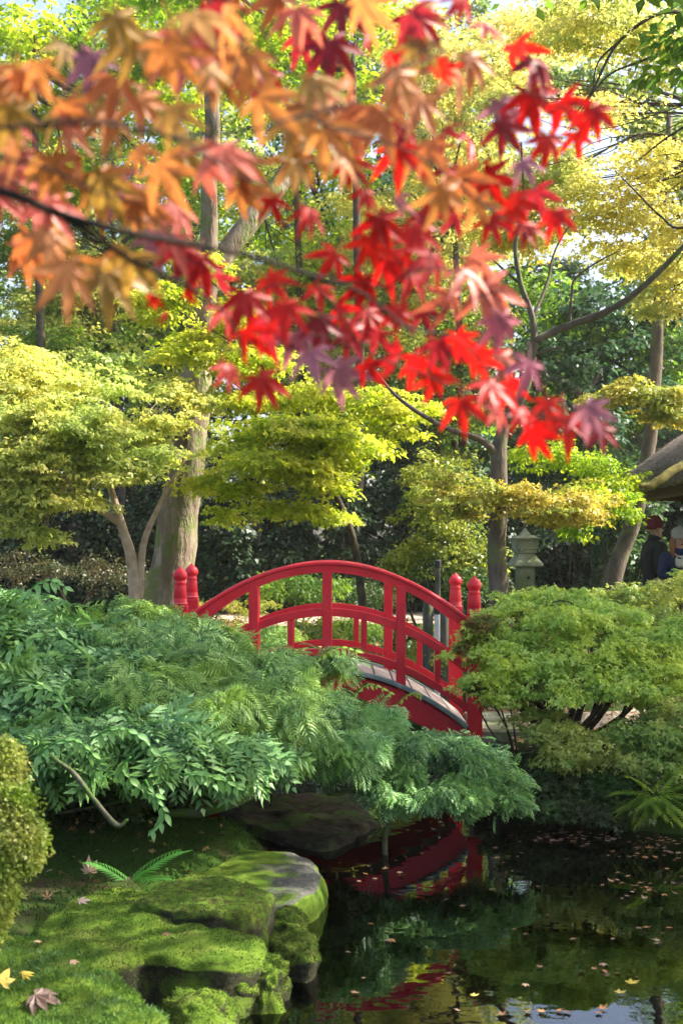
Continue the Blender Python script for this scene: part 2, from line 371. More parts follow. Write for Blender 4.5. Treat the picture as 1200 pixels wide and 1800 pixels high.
# cloth and skin
for nm, c, rg in (('cloth_black', (0.018, 0.019, 0.024), 0.8), ('cloth_navy', (0.022, 0.032, 0.09), 0.8), ('knit_maroon', (0.16, 0.02, 0.03), 0.95),
                  ('knit_grey', (0.36, 0.33, 0.29), 0.95), ('hair_auburn', (0.26, 0.11, 0.04), 0.6), ('hair_dark', (0.04, 0.025, 0.015), 0.6), ('skin', (0.52, 0.30, 0.21), 0.5),
                  ('cloth_cream', (0.6, 0.55, 0.48), 0.9), ('teal', (0.06, 0.22, 0.24), 0.5), ('cloth_trouser', (0.03, 0.03, 0.035), 0.9)):
    d = tuple(x * 0.8 for x in c); M[nm] = surf_mat(nm, [(0.3, d), (0.7, c)], 30, rg, 0.25, 160, 0.25, bdist=0.003)

# water: fresnel mix of a mirror-like surface and a murky tinted see-through body
m, n, out = newmat('water')
fr = n.nodes.new('ShaderNodeFresnel'); fr.inputs['IOR'].default_value = 1.45
gl = n.nodes.new('ShaderNodeBsdfGlossy'); gl.inputs['Roughness'].default_value = 0.015; gl.inputs['Color'].default_value = (0.9, 0.95, 1, 1)
tr = n.nodes.new('ShaderNodeBsdfTransparent'); tr.inputs['Color'].default_value = (0.22, 0.17, 0.09, 1)
mx = n.nodes.new('ShaderNodeMixShader')
g = n.nodes.new('ShaderNodeNewGeometry')
n1 = noise_n(n, 5, 2, g.outputs['Position']); n2 = noise_n(n, 1.6, 2, g.outputs['Position'])
ad = n.nodes.new('ShaderNodeMath'); ad.operation = 'ADD'; n.links.new(n1.outputs[0], ad.inputs[0]); n.links.new(n2.outputs[0], ad.inputs[1])
b = n.nodes.new('ShaderNodeBump'); b.inputs['Strength'].default_value = 0.05; b.inputs['Distance'].default_value = 0.03
n.links.new(ad.outputs[0], b.inputs['Height'])
for q in (fr, gl): n.links.new(b.outputs[0], q.inputs['Normal'])
n.links.new(fr.outputs[0], mx.inputs[0]); n.links.new(tr.outputs[0], mx.inputs[1]); n.links.new(gl.outputs[0], mx.inputs[2])
n.links.new(mx.outputs[0], out.inputs['Surface']); M['water'] = m

# ------------------------------------------------------------------ terrain
POND = np.array([(-0.50, 4.3), (-0.60, 4.9), (-0.92, 5.6), (-1.02, 6.2), (-0.75, 6.8), (-0.45, 7.3), (-0.2, 7.8), (-0.35, 8.5), (-0.95, 8.95), (-1.15, 9.5), (-1.05, 10.5), (-1.0, 12.5),
                 (-1.5, 14), (-1.2, 15.2), (-0.2, 15.6), (0.8, 15), (1.0, 13.5), (0.88, 12.3), (0.85, 10.9), (1.0, 10.2), (1.25, 9.55), (2.2, 9.15), (3.4, 8.9), (5, 8.6), (8, 8), (9, 5), (7, 2.6), (3.5, 2.3), (1.2, 2.6), (-0.1, 3.4)])


def pond_sd(x, y):
    """signed distance to the pond edge, negative in the water"""
    x = np.asarray(x, float); y = np.asarray(y, float)
    d = np.full(x.shape, 1e9); ins = np.zeros(x.shape, bool)
    n_ = len(POND)
    for i in range(n_):
        ax, ay = POND[i]; bx, by = POND[(i + 1) % n_]
        ex, ey = bx - ax, by - ay
        t = np.clip(((x - ax) * ex + (y - ay) * ey) / (ex * ex + ey * ey), 0, 1)
        d = np.minimum(d, np.hypot(x - ax - t * ex, y - ay - t * ey))
        c = ((ay > y) != (by > y)) & (x < (bx - ax) * (y - ay) / (by - ay + 1e-12) + ax)
        ins ^= c
    return np.where(ins, -d, d)


def sm(t): t = np.clip(t, 0, 1); return t * t * (3 - 2 * t)


def wav(x, y, s):
    return (np.sin(x * 1.7 * s + 1.3 * np.sin(y * 1.1 * s)) * np.cos(y * 1.9 * s + 0.7 + np.sin(x * 0.9 * s)))


def ground_z(x, y):
    x = np.asarray(x, float); y = np.asarray(y, float)
    sdv = pond_sd(x, y) + 0.06 * wav(x, y, 3)
    base = 0.2 + 0.2 * sm((y - 7) / 3) + 0.010 * np.clip(y - 11, 0, 30) + 0.03 * np.clip(y - 41, 0, 60)
    base = base + 0.22 * sm((-x - 1.3) / 1.8) * sm((9.5 - y) / 2)
    base = base + 0.03 * wav(x, y, 1.3) + 0.012 * wav(x + 3, y, 5.1)
    shore = sm(sdv / 0.45)
    up = -0.04 + (base + 0.04) * shore
    dn = -0.04 - 0.36 * sm(-sdv / 0.9)
    return np.where(sdv > 0, up, dn)


def gz(x, y): return float(ground_z(np.array([x]), np.array([y]))[0])


xs = np.unique(np.concatenate([np.linspace(-90, -8, 28), np.linspace(-8, -3, 30), np.arange(-3, 4.5, 0.075), np.linspace(4.5, 10, 36), np.linspace(10, 90, 28)]).round(4))
ys = np.unique(np.concatenate([np.linspace(-40, 2, 20), np.arange(2, 13.5, 0.085), np.linspace(13.5, 35, 100), np.linspace(35, 160, 30)]).round(4))
X, Y = np.meshgrid(xs, ys); Z = ground_z(X, Y)
V = np.stack([X.ravel(), Y.ravel(), Z.ravel()], 1)
nx, ny = len(xs), len(ys); idx = np.arange(nx * ny).reshape(ny, nx)
Fc = np.stack([idx[:-1, :-1].ravel(), idx[:-1, 1:].ravel(), idx[1:, 1:].ravel(), idx[1:, :-1].ravel()], 1)
tag(link('ground', mesh_np('ground', V, Fc), M['ground']), kind='structure')

wx = np.linspace(-2.5, 10.5, 40); wy = np.linspace(1.5, 16.5, 40); X, Y = np.meshgrid(wx, wy)
V = np.stack([X.ravel(), Y.ravel(), X.ravel() * 0], 1); idx = np.arange(1600).reshape(40, 40)
Fc = np.stack([idx[:-1, :-1].ravel(), idx[:-1, 1:].ravel(), idx[1:, 1:].ravel(), idx[1:, :-1].ravel()], 1)
tag(link('pond_water', mesh_np('pond_water', V, Fc), M['water']), kind='structure')


def strip(name, pts, wid, mat, lift=0.012):
    P, R = smooth_path([(a, b_, 0) for a, b_ in pts], wid, 8)
    V = []; Fc = []; nc = 9
    for i, p in enumerate(P):
        t = (P[min(i + 1, len(P) - 1)] - P[max(i - 1, 0)]).normalized(); nn = Vector((-t.y, t.x, 0))
        for k in range(nc):
            q = p + nn * (k / (nc - 1) - 0.5) * R[i] * (1 + 0.08 * math.sin(i * 1.7 + k))
            V.append((q.x, q.y, gz(q.x, q.y) + lift))
    for i in range(len(P) - 1):
        for k in range(nc - 1):
            a = i * nc + k; Fc.append((a, a + 1, a + nc + 1, a + nc))
    return tag(link(name, mesh_py(name, V, Fc), mat), kind='structure')


strip('path', [(1.15, 11.7), (1.9, 11.75), (3.2, 12.2), (5, 12.7), (8, 13)], [1.1, 1.3, 1.5, 1.6, 1.8], M['path'])
strip('path', [(-1.45, 11.6), (-2.1, 12.6), (-3.2, 16), (-4.0, 21), (-2.5, 26), (1, 28), (6, 28.5), (14, 28)], [1.1, 1.2, 1.4, 1.8, 4.5, 5.5, 5, 4], M['path'])

# ------------------------------------------------------------------ leaf templates and scatterers
def norm(a): return a / np.maximum(np.linalg.norm(a, axis=-1, keepdims=True), 1e-9)


def T_kite(wd=0.30, fold=0.08):
    return np.array([(0, 0, 0), (-wd, 0.42, fold), (0, 1, -0.10), (wd, 0.42, fold)], float), np.array([(0, 3, 2, 1)])


def T_star(lobes=((-105, .55), (-52, .88), (0, 1), (52, .88), (105, .55)), wd=0.15):
    V = [(0, 0, 0)]; Fc = []
    for a, L in lobes:
        a = math.radians(a); d = np.array([math.sin(a), math.cos(a)]); p = np.array([d[1], -d[0]])
        k = len(V)
        for q, z in ((d * L * 0.5 - p * wd * L, 0.03), (d * L, -0.16 * L), (d * L * 0.5 + p * wd * L, 0.03)): V.append((q[0], q[1], z))
        Fc.append((0, k + 2, k + 1, k))
    return np.array(V, float), np.array(Fc)


T_duo = T_star(((-28, .9), (24, 1)), 0.24)
T_tri = T_star(((-58, .85), (0, 1), (58, .85)), 0.17)


def T_feather(pairs=6, wl=0.40, wd=0.05, droop=0.35, tip=True):
    """a pinnate frond: leaflets in pairs along a drooping rachis"""
    V = []; Fc = []
    rz = lambda t: -droop * t * t
    ts = [0.08 + 0.84 * i / pairs for i in range(pairs + 1)]
    V += [(0, t, rz(t)) for t in ts]
    for i in range(pairs):
        t, t2 = ts[i], ts[i + 1]
        L = wl * math.sin(math.pi * min(1, 0.25 + 0.75 * t)) ** 0.7 + 0.10
        for s in (-1, 1):
            k = len(V); a = math.radians(58 - 22 * t)
            dx, dy = s * math.sin(a), math.cos(a)
            px_, py_ = dy, -dx
            V += [(dx * L * .45 - px_ * wd, t + dy * L * .45 - py_ * wd, rz(t) + 0.02), (dx * L, t + dy * L, rz(t) - 0.10 * L - 0.04), (dx * L * .45 + px_ * wd, t + dy * L * .45 + py_ * wd, rz(t) + 0.02)]
            Fc.append((i, k + 2, k + 1, k) if s > 0 else (i, k, k + 1, k + 2))
    k = len(V); t = ts[-1]; V += [(-wd, t + 0.06, rz(t) - 0.01), (0, t + 0.22, rz(t) - 0.12), (wd, t + 0.06, rz(t) - 0.01)]; Fc.append((pairs, k + 2, k + 1, k))
    return np.array(V, float), np.array(Fc)


def scatter(T, C, D, N, S):
    """copies of template T at C with axis D, normal N, size S"""
    tv, tf = T
    D = norm(D); N = norm(N - D * np.sum(N * D, 1, keepdims=True)); Xa = np.cross(D, N)
    S = np.broadcast_to(np.asarray(S, float), (len(C),))[:, None, None]
    V = C[:, None, :] + S * (tv[None, :, 0:1] * Xa[:, None, :] + tv[None, :, 1:2] * D[:, None, :] + tv[None, :, 2:3] * N[:, None, :])
    m_ = len(tv)
    Fc = tf[None] + (np.arange(len(C)) * m_)[:, None, None]
    return V.reshape(-1, 3), Fc.reshape(-1, tf.shape[1])


def unit(rng, n_): return norm(rng.normal(size=(n_, 3)))


def clump_points(rng, blobs, per, flat=0.35, cr=0.25, shell=0.55, per_leaf=40, low=0.35):
    """blobs = (centre, (rx, ry, rz)); clumps gather near each blob's skin, leaves gather in clumps"""
    C = []; O = []; K = []
    nb_ = []
    for c, r in blobs:
        if flat < 0.3:
            s1, s2 = rng.uniform(-.45, .45, 2), rng.uniform(.55, .95, 2)
            nb_.append(((c[0] + s1[0] * r[0], c[1], c[2] + r[2] * .8), (r[0] * s2[0], r[1] * s2[0], r[2] * .9)))
            nb_.append(((c[0] + s1[1] * r[0], c[1] - .2 * r[1], c[2] - r[2] * .7), (r[0] * s2[1], r[1] * s2[1], r[2] * .9)))
        else: nb_.append((c, r))
    n_in = len(nb_) // max(1, len(blobs)); blobs = nb_; per = per / n_in ** 0.5
    vols = np.array([b_[1][0] * b_[1][1] * 0.5 + b_[1][0] * b_[1][2] for b_ in blobs]); vols = vols / vols.mean()
    for (c, r), v in zip(blobs, vols):
        c = np.array(c); r = np.array(r); k = max(3, int(per * v))
        u = unit(rng, k * 2)
        keep = (u[:, 2] > -0.2) | (rng.random(k * 2) < low); u = u[keep][:k]; k = len(u)
        rad = shell + (1 - shell) * rng.random((k, 1)) ** 0.7
        if flat < 0.3:
            f_ = np.where(rng.random((k, 1)) < 0.42, 1 + 0.9 * rng.random((k, 1)), 1.0); rad = rad * np.concatenate([f_, f_, f_ ** 2.0], 1)
        elif flat < 0.6: rad = rad * np.where(rng.random((k, 1)) < 0.22, 1 + 0.6 * rng.random((k, 1)), 1.0)
        cc = c + u * r * rad
        m_ = rng.integers(int(per_leaf * .6), int(per_leaf * 1.4) + 1, k)
        j = np.repeat(np.arange(k), m_)
        cs = cr * (0.6 + 0.8 * rng.random(k))
        q = unit(rng, len(j)) * (rng.random((len(j), 1)) ** 0.45) * cs[j][:, None]
        q[:, 2] *= flat
        # droop of the clump's rim
        q[:, 2] -= 0.35 * (q[:, 0] ** 2 + q[:, 1] ** 2) / np.maximum(cs[j], 1e-6) * (1 if flat < 0.6 else 0.3)
        C.append(cc[j] + q); O.append(norm(u[j] * 0.6 + norm(q) * 0.7)); K.append(cc)
    if n_in > 1: K = [np.concatenate(K[i:i + n_in]) for i in range(0, len(K), n_in)]
    return np.concatenate(C), np.concatenate(O), K


def leaf_frames(rng, O, up=0.9, out_=0.5, jit=0.5, droop=0.35):
    n_ = len(O)
    N = norm(O * out_ + np.array([0, 0, up]) + rng.normal(size=(n_, 3)) * jit)
    D = rng.normal(size=(n_, 3)) * 0.7 + O * np.array([1, 1, 0.2]); D[:, 2] -= droop
    D = norm(D - N * np.sum(D * N, 1, keepdims=True) * 0.8)
    return D, N


def crown(name, parent, mat, rng, blobs, per=30, cr=0.3, per_leaf=40, size=0.08, T=None, flat=0.35, up=0.9, jit=0.5, shell=0.5, droop=0.35, low=0.35):
    C, O, K = clump_points(rng, blobs, per, flat, cr, shell, per_leaf, low)
    D, N = leaf_frames(rng, O, up, 0.5, jit, droop)
    S = size * (0.65 + 0.7 * rng.random(len(C)))
    V, Fc = scatter(T or T_kite(), C, D, N, S)
    o = link(name, mesh_np(name, V, Fc), mat, parent, smooth=False)
    return o, K


def B(px, py, D, rx, ry, depth=None):
    k = D / F
    return (tuple(at(px, py, D)), (rx * k, (depth or rx * 0.8) * k, ry * k))


def limbs(mb, rng, start, sr, blobs, K=None, n_tw=4, tw=0.012, seg=7):
    """a limb from start to every blob with a few twigs to its clumps"""
    tws = MB()
    for bi, (c, r) in enumerate(blobs):
        c = Vector(c); s = Vector(start); d = c - s
        mid = s + d * 0.5 + Vector((rng.normal() * 0.08, rng.normal() * 0.08, 0.06 + rng.normal() * 0.06)) * d.length
        q = s + d * 0.25 + Vector((rng.normal(), rng.normal(), abs(rng.normal()))) * 0.06 * d.length
        P, R = smooth_path([s, q, mid, c], [sr, sr * 0.75, sr * 0.5, sr * 0.2], 4)
        mb.tube(P, R, seg)
        if K is not None:
            kk = K[bi]
            for j in rng.integers(0, len(kk), min(n_tw, len(kk))):
                e = Vector(kk[j]); f = P[int(rng.integers(len(P) // 2, len(P)))]
                m1 = f.lerp(e, 0.5) + Vector((rng.normal(), rng.normal(), rng.normal())) * 0.10 * (e - f).length
                P2, R2 = smooth_path([f, m1, e], [tw, tw * 0.7, tw * 0.3], 3)
                tws.tube(P2, R2, 4, False)
    return tws


def tree(name, label, group, seed, trunk, radii, blobs, leaf, bark, cat='tree', per=30, cr=0.3, per_leaf=40, size=0.08, T=None, flat=0.35, up=0.9, jit=0.5,
         shell=0.5, low=0.35, limb_r=None, n_tw=4, tw=0.012, extra=(), from_top=True, lstart=None):
    rng = np.random.default_rng(seed)
    trunk = [Vector(p) for p in trunk]
    base = trunk[0]
    e = empty(name, base, label, cat, group)
    mb = MB(); P, R = smooth_path(trunk, radii, 6)
    P = [p + Vector((noise.noise(p * 1.1), noise.noise(p * 1.1 + Vector((9, 2, 4))), 0)) * radii[0] * 0.35 * min(1, i / 4) for i, p in enumerate(P)]
    mb.tube(P, [r * (1 + 0.10 * noise.noise(p * 2.3)) for p, r in zip(P, R)], 14)
    for ep, er in extra:
        P2, R2 = smooth_path(ep, er, 5); mb.tube(P2, R2, 9)
    cr_o, K = crown('crown', e, leaf, rng, blobs, per, cr, per_leaf, size, T, flat, up, jit, shell, 0.35, low)
    cr_o['kind'] = 'stuff'
    tws = limbs(mb, rng, lstart or P[-1], limb_r or radii[-1], blobs, K, n_tw, tw)
    mb.obj('trunk', bark, e, True)
    if tws.V: tag(tws.obj('twigs', bark, e, True), kind='stuff')
    return e


# ------------------------------------------------------------------ far woodland
def base_at(px, D, w_=0):
    x = (px - 600) / F * D; return Vector((x, D, gz(x, D) - 0.1))


def forest_tree(seed, px, D, h_px, w_px, leaf, label, top=None, size=0.28, per=21):
    rng = random.Random(seed)
    b0 = base_at(px, D); topz = at(px, h_px, D).z
    H = topz - b0.z
    tr_ = [b0, b0 + Vector((rng.uniform(-.3, .3), 0, H * 0.35)), b0 + Vector((rng.uniform(-.5, .5), 0, H * 0.7))]
    k = D / F; bl = []
    n_ = 9
    for i in range(n_):
        t = i / (n_ - 1)
        z = b0.z + H * (0.16 + 0.80 * t); ww = w_px * k * (1.0 - 0.55 * t ** 2)
        bl.append(((b0.x + rng.uniform(-.45, .45) * ww, D + rng.uniform(-.4, .4) * ww, z), (ww * 0.6, ww * 0.6, H * 0.11)))
    return tree('forest_tree', label, 'tall trees of the woodland behind the garden', seed, tr_, [0.3, 0.24, 0.14], bl, leaf, M['bark_dark'],
                per=per, cr=0.85, per_leaf=60, size=size, flat=0.45, limb_r=0.1, n_tw=0)


forest_tree(11, -60, 50, 60, 190, M['far_pale'], 'tall pale green woodland tree at the far left edge')
forest_tree(12, 150, 56, -40, 190, M['far_green'], 'tall dark woodland tree behind the left maple')
forest_tree(13, 330, 48, 20, 170, M['far_pale'], 'pale woodland tree behind the thick leaning trunk')
forest_tree(14, 520, 54, -60, 190, M['far_green'], 'dark woodland tree right of the thick leaning trunk')
forest_tree(15, 700, 46, 120, 170, M['far_green'], 'dark woodland tree behind the middle of the bridge')
forest_tree(16, 810, 55, -40, 150, M['far_pale'], 'pale woodland tree behind the forked trunk')
forest_tree(17, 1010, 48, 490, 150, M['far_green'], 'lower dark woodland tree right of the forked trunk')
forest_tree(18, 1160, 52, 430, 150, M['far_green'], 'dark woodland tree behind the thatched roof')
forest_tree(19, 1320, 50, 0, 200, M['far_pale'], 'pale woodland tree past the right edge')
forest_tree(20, 600, 62, -80, 260, M['far_green'], 'tallest dark woodland tree in the middle distance')
forest_tree(21, 240, 64, 100, 260, M['far_green'], 'broad dark woodland tree at the back on the left')
forest_tree(22, 1080, 64, 500, 240, M['far_green'], 'broad dark woodland tree at the back on the right')

# ------------------------------------------------------------------ middle distance trees
def mid(seed, label, px, D, blobs, leaf, bark='bark_dark', r=0.12, top=None, **kw):
    b0 = base_at(px, D); t = at(*(top or (px, blobs[0][1] + 60)), D)
    tr_ = [b0, b0.lerp(t, 0.4) + Vector((0.15, 0, 0)), t]
    bl = [B(a, b_, D + (dd if dd else 0), rx, ry) for a, b_, dd, rx, ry in blobs]
    kw['per'] = int(kw.get('per', 40) * 1.25); kw.setdefault('shell', 0.35); kw.setdefault('cr', 0.4); kw.setdefault('per_leaf', 45); kw['size'] = kw.get('size', 0.10) * 1.2
    return tree(kw.pop('name', 'maple_tree'), label, kw.pop('group', 'maples in the middle distance'), seed, tr_, [r, r * 0.8, r * 0.5], bl, M[leaf], M[bark], **kw)


mid(31, 'bright lime maple filling the top left corner', 60, 30, [(60, 60, 0, 120, 60), (190, 120, 1, 120, 60), (20, 200, 1, 110, 60), (260, 30, 2, 120, 60), (280, 210, 2, 90, 70), (120, 330, 1, 120, 60), (300, 330, 3, 80, 60)], 'lime', per=34, size=0.12)
mid(32, 'green maple left of the thick leaning trunk', 120, 32, [(60, 470, 0, 110, 60), (190, 500, 1, 110, 55), (290, 590, 1, 70, 60), (60, 610, -1, 100, 50), (200, 640, 0, 100, 50), (270, 440, 2, 80, 50)], 'green_mid', per=34, size=0.10)
mid(33, 'mixed green maple between the trunk and its thick limb', 520, 33, [(450, 180, 0, 90, 60), (560, 330, 1, 110, 70), (450, 420, 2, 90, 60), (600, 440, 1, 100, 60), (520, 560, 0, 110, 60), (640, 560, 2, 90, 60), (600, 200, 3, 90, 60)], 'lime', per=32, size=0.11)
mid(34, 'yellow green maple above the middle of the view', 760, 34, [(700, 60, 0, 110, 60), (820, 130, 1, 110, 55), (760, 250, 0, 100, 50), (860, 300, 1, 100, 50), (700, 380, 1, 100, 50), (840, 400, 0, 90, 45), (930, 60, 1, 110, 60)], 'yellow', per=32, size=0.10)
mid(35, 'hazy green maple behind the forked tree', 790, 33, [(740, 560, 0, 100, 60), (850, 640, 1, 100, 60), (700, 680, 0, 90, 60), (800, 500, 2, 100, 50), (930, 520, 1, 90, 60), (760, 750, 1, 100, 50)], 'green_mid', per=26, size=0.12)
mid(36, 'blue green tree between the forked trunk and the roof', 1020, 30, [(980, 640, 0, 90, 70), (1080, 560, 1, 100, 70), (1000, 760, 0, 100, 60), (1120, 700, 1, 100, 70), (1160, 840, 2, 90, 60), (960, 850, 1, 90, 50), (1180, 580, 2, 80, 70)], 'far_green', name='woodland_tree', per=34, size=0.12)

mid(140, 'lush lime maple behind the orange leaves at left', 200, 32, [(60, 380, 0, 120, 60), (180, 330, 0, 110, 60), (40, 480, 0, 110, 60), (160, 450, .5, 110, 50), (280, 480, 1, 70, 60), (100, 560, 0, 110, 40), (290, 360, 1, 60, 60), (20, 280, 0, 100, 50)], 'sunny', per=36, size=0.085, flat=0.25)
mid(141, 'yellow green maple spreading behind the highest red leaves', 800, 32, [(720, 340, 0, 100, 50), (820, 210, 0, 100, 50), (900, 110, 0, 110, 40), (700, 480, .5, 100, 40), (790, 440, .5, 90, 40), (640, 400, .5, 80, 50), (860, 330, 0, 90, 40), (740, 120, 0, 110, 40), (650, 580, .5, 90, 40)], 'yellow', per=30, size=0.085, flat=0.25)
mid(142, 'green maple between the lime tier and the forked trunk', 740, 31.5, [(720, 640, 0, 80, 40), (800, 700, 0, 80, 40), (700, 740, 0, 70, 40), (770, 790, .5, 70, 40), (830, 600, .5, 70, 40)], 'olive', per=26, size=0.08, flat=0.25)
mid(143, 'hazy green tree filling the space behind the slim trunk', 1010, 31.5, [(960, 560, 0, 80, 50), (1050, 620, 0, 90, 50), (1150, 600, 0, 90, 50), (980, 700, .5, 80, 50), (1090, 730, 0, 90, 50), (1190, 700, 0, 70, 50), (1010, 800, 0, 80, 40), (1180, 480, 0, 80, 40)], 'green_mid', per=26, size=0.09, flat=0.3)
mid(37, 'sunlit green maple low behind the left maple', 60, 31.5, [(60, 560, 0, 100, 50), (160, 600, 1, 100, 50), (20, 660, 0, 90, 50), (120, 540, 1, 90, 40), (250, 640, 1, 80, 50), (190, 560, 2, 90, 40)], 'sunny', per=34, size=0.09, flat=0.25)
mid(38, 'pale green maple filling the gap right of the thick trunk', 440, 33, [(440, 520, 0, 90, 50), (540, 500, 1, 90, 45), (470, 640, 0, 90, 50), (580, 640, 1, 90, 45), (640, 520, 1, 80, 50), (420, 330, 1, 70, 50), (380, 560, 0, 60, 50), (500, 600, 0, 90, 50)], 'sunny', per=40, size=0.09, flat=0.25)
mid(39, 'tall lime maple behind the red leaves', 620, 29, [(500, 60, 0, 120, 60), (620, 40, 1, 120, 60), (400, 20, 1, 110, 50), (600, 150, 2, 110, 50), (420, 130, 1, 90, 50), (280, 100, 2, 110, 60)], 'lime', per=34, size=0.11)
mid(40, 'yellow green maple at the far upper right', 1260, 30, [(1000, 140, 0, 90, 45), (1110, 180, 1, 90, 45), (1180, 240, 1, 90, 45), (1180, 40, 1, 100, 40)], 'far_pale', per=30, size=0.11)
# evergreen thickets, very dark, behind the clearing
def shrub(name, label, group, seed, blobs, leaf, per=40, cr=0.2, per_leaf=40, size=0.06, T=None, flat=0.6, stem=0.02, bark='bark_dark', jit=0.5, up=0.8, shell=0.6, cat='shrub', low=0.35, nst=4, foot=None):
    rng = np.random.default_rng(seed)
    xs_ = [b_[0][0] for b_ in blobs]; ys_ = [b_[0][1] for b_ in blobs]
    bx, by = sum(xs_) / len(xs_), sum(ys_) / len(ys_)
    if foot is not None: bx, by = foot
    base = Vector((bx, by, gz(bx, by) - 0.05))
    e = empty(name, base, label, cat, group)
    o, K = crown('foliage', e, M[leaf], rng, blobs, per, cr, per_leaf, size, T, flat, up, jit, shell, 0.35, low); o['kind'] = 'stuff'
    mb = MB()
    for i, (c, r) in enumerate(blobs):
        if i >= 14: break
        c = Vector(c); s = base + Vector((rng.normal(), rng.normal(), 0)) * stem * 2
        q = s.lerp(c, 0.5) + Vector((rng.normal() * 0.06, rng.normal() * 0.06, -0.05)) * (c - s).length
        P, R = smooth_path([s, q, c], [stem, stem * 0.7, stem * 0.3], 4); mb.tube(P, R, 6)
        for j in rng.integers(0, len(K[i]), nst):
            f = P[int(rng.integers(3, len(P)))]; e2 = Vector(K[i][j]); P2, R2 = smooth_path([f, f.lerp(e2, .5) + Vector((0, 0, 0.04)), e2], [stem * .3, stem * .22, stem * .1], 3)
            mb.tube(P2, R2, 4, False)
    mb.obj('stem', M[bark], e, True)
    return e


GE = 'dark evergreens behind the clearing'
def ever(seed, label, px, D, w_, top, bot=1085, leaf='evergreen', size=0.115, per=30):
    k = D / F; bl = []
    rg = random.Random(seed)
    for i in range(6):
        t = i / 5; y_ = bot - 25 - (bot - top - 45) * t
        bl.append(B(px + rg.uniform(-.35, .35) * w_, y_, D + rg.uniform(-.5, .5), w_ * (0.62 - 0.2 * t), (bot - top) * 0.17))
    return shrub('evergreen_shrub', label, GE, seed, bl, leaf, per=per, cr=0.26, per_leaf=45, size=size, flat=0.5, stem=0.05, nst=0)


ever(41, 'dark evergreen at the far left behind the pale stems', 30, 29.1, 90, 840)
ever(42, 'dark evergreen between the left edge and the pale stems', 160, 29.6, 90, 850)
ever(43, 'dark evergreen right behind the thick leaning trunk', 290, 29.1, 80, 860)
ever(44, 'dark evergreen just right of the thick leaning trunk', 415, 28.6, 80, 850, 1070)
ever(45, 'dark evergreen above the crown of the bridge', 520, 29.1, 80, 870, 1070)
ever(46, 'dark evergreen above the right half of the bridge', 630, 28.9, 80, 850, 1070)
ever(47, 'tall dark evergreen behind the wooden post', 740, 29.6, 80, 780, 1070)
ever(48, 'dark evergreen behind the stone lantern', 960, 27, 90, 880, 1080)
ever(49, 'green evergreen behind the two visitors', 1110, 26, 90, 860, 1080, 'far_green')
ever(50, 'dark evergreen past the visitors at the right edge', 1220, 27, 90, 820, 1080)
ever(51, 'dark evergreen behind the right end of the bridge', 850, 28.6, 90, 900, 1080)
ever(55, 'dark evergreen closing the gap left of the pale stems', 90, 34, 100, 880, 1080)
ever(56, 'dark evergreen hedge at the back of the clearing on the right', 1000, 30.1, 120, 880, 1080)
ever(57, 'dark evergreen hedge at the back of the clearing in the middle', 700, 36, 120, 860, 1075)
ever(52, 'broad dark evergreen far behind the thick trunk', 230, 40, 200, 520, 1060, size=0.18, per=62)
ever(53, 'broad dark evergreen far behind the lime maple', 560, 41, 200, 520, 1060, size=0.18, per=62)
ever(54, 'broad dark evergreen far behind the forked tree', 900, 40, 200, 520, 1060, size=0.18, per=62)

# low reddish brown shrubs under the left maple
shrub('low_shrub', 'brownish low shrub under the pale stems at left', 'low shrubs on the far side', 61, [B(90, 1010, 24, 90, 26), B(180, 1000, 24, 70, 24), B(30, 990, 25, 60, 26), B(240, 1020, 24, 60, 22)], 'brown_shrub', per=30, cr=0.22, per_leaf=35, size=0.05, flat=0.4)
shrub('low_shrub', 'slender leaved bamboo shrub seen through the bridge left bay', 'low shrubs on the far side', 62, [B(500, 1035, 24, 60, 26), B(560, 1042, 24, 50, 22)], 'green_mid', per=40, cr=0.15, per_leaf=30, size=0.11, T=T_kite(0.09, 0.02), flat=0.9, jit=0.9, up=0.4)
shrub('low_shrub', 'slender leaved bamboo shrub seen through the bridge middle bay', 'low shrubs on the far side', 63, [B(640, 1048, 25, 70, 20), B(600, 1040, 25, 50, 22)], 'bed_green', per=40, cr=0.15, per_leaf=30, size=0.11, T=T_kite(0.09, 0.02), flat=0.9, jit=0.9, up=0.4)

# ------------------------------------------------------------------ named trees
# thick leaning trunk with its limb
tree('leaning_tree', 'thick mossy trunk leaning right behind the left end of the bridge', None, 71,
     [at(292, 1085, 20), at(306, 1000, 20), at(326, 850, 20), at(346, 700, 20), at(360, 560, 20), at(367, 420, 20), at(368, 280, 20), at(374, 120, 20), at(380, -60, 20)],
     [0.40, 0.31, 0.265, 0.22, 0.165, 0.125, 0.11, 0.10, 0.08],
     [B(300, -60, 20, 160, 60), B(450, -90, 21, 160, 60), B(380, 60, 21.5, 120, 40), B(520, 60, 22, 110, 50)], M['lime'], M['bark_big'],
     per=30, cr=0.3, per_leaf=45, size=0.09, T=T_duo, n_tw=6, limb_r=0.07,
     extra=[([at(366, 500, 20), at(400, 440, 20.1), at(455, 370, 20.3), at(505, 305, 20.6), at(545, 250, 21), at(590, 190, 21.5)], [0.12, 0.15, 0.15, 0.14, 0.12, 0.09])])

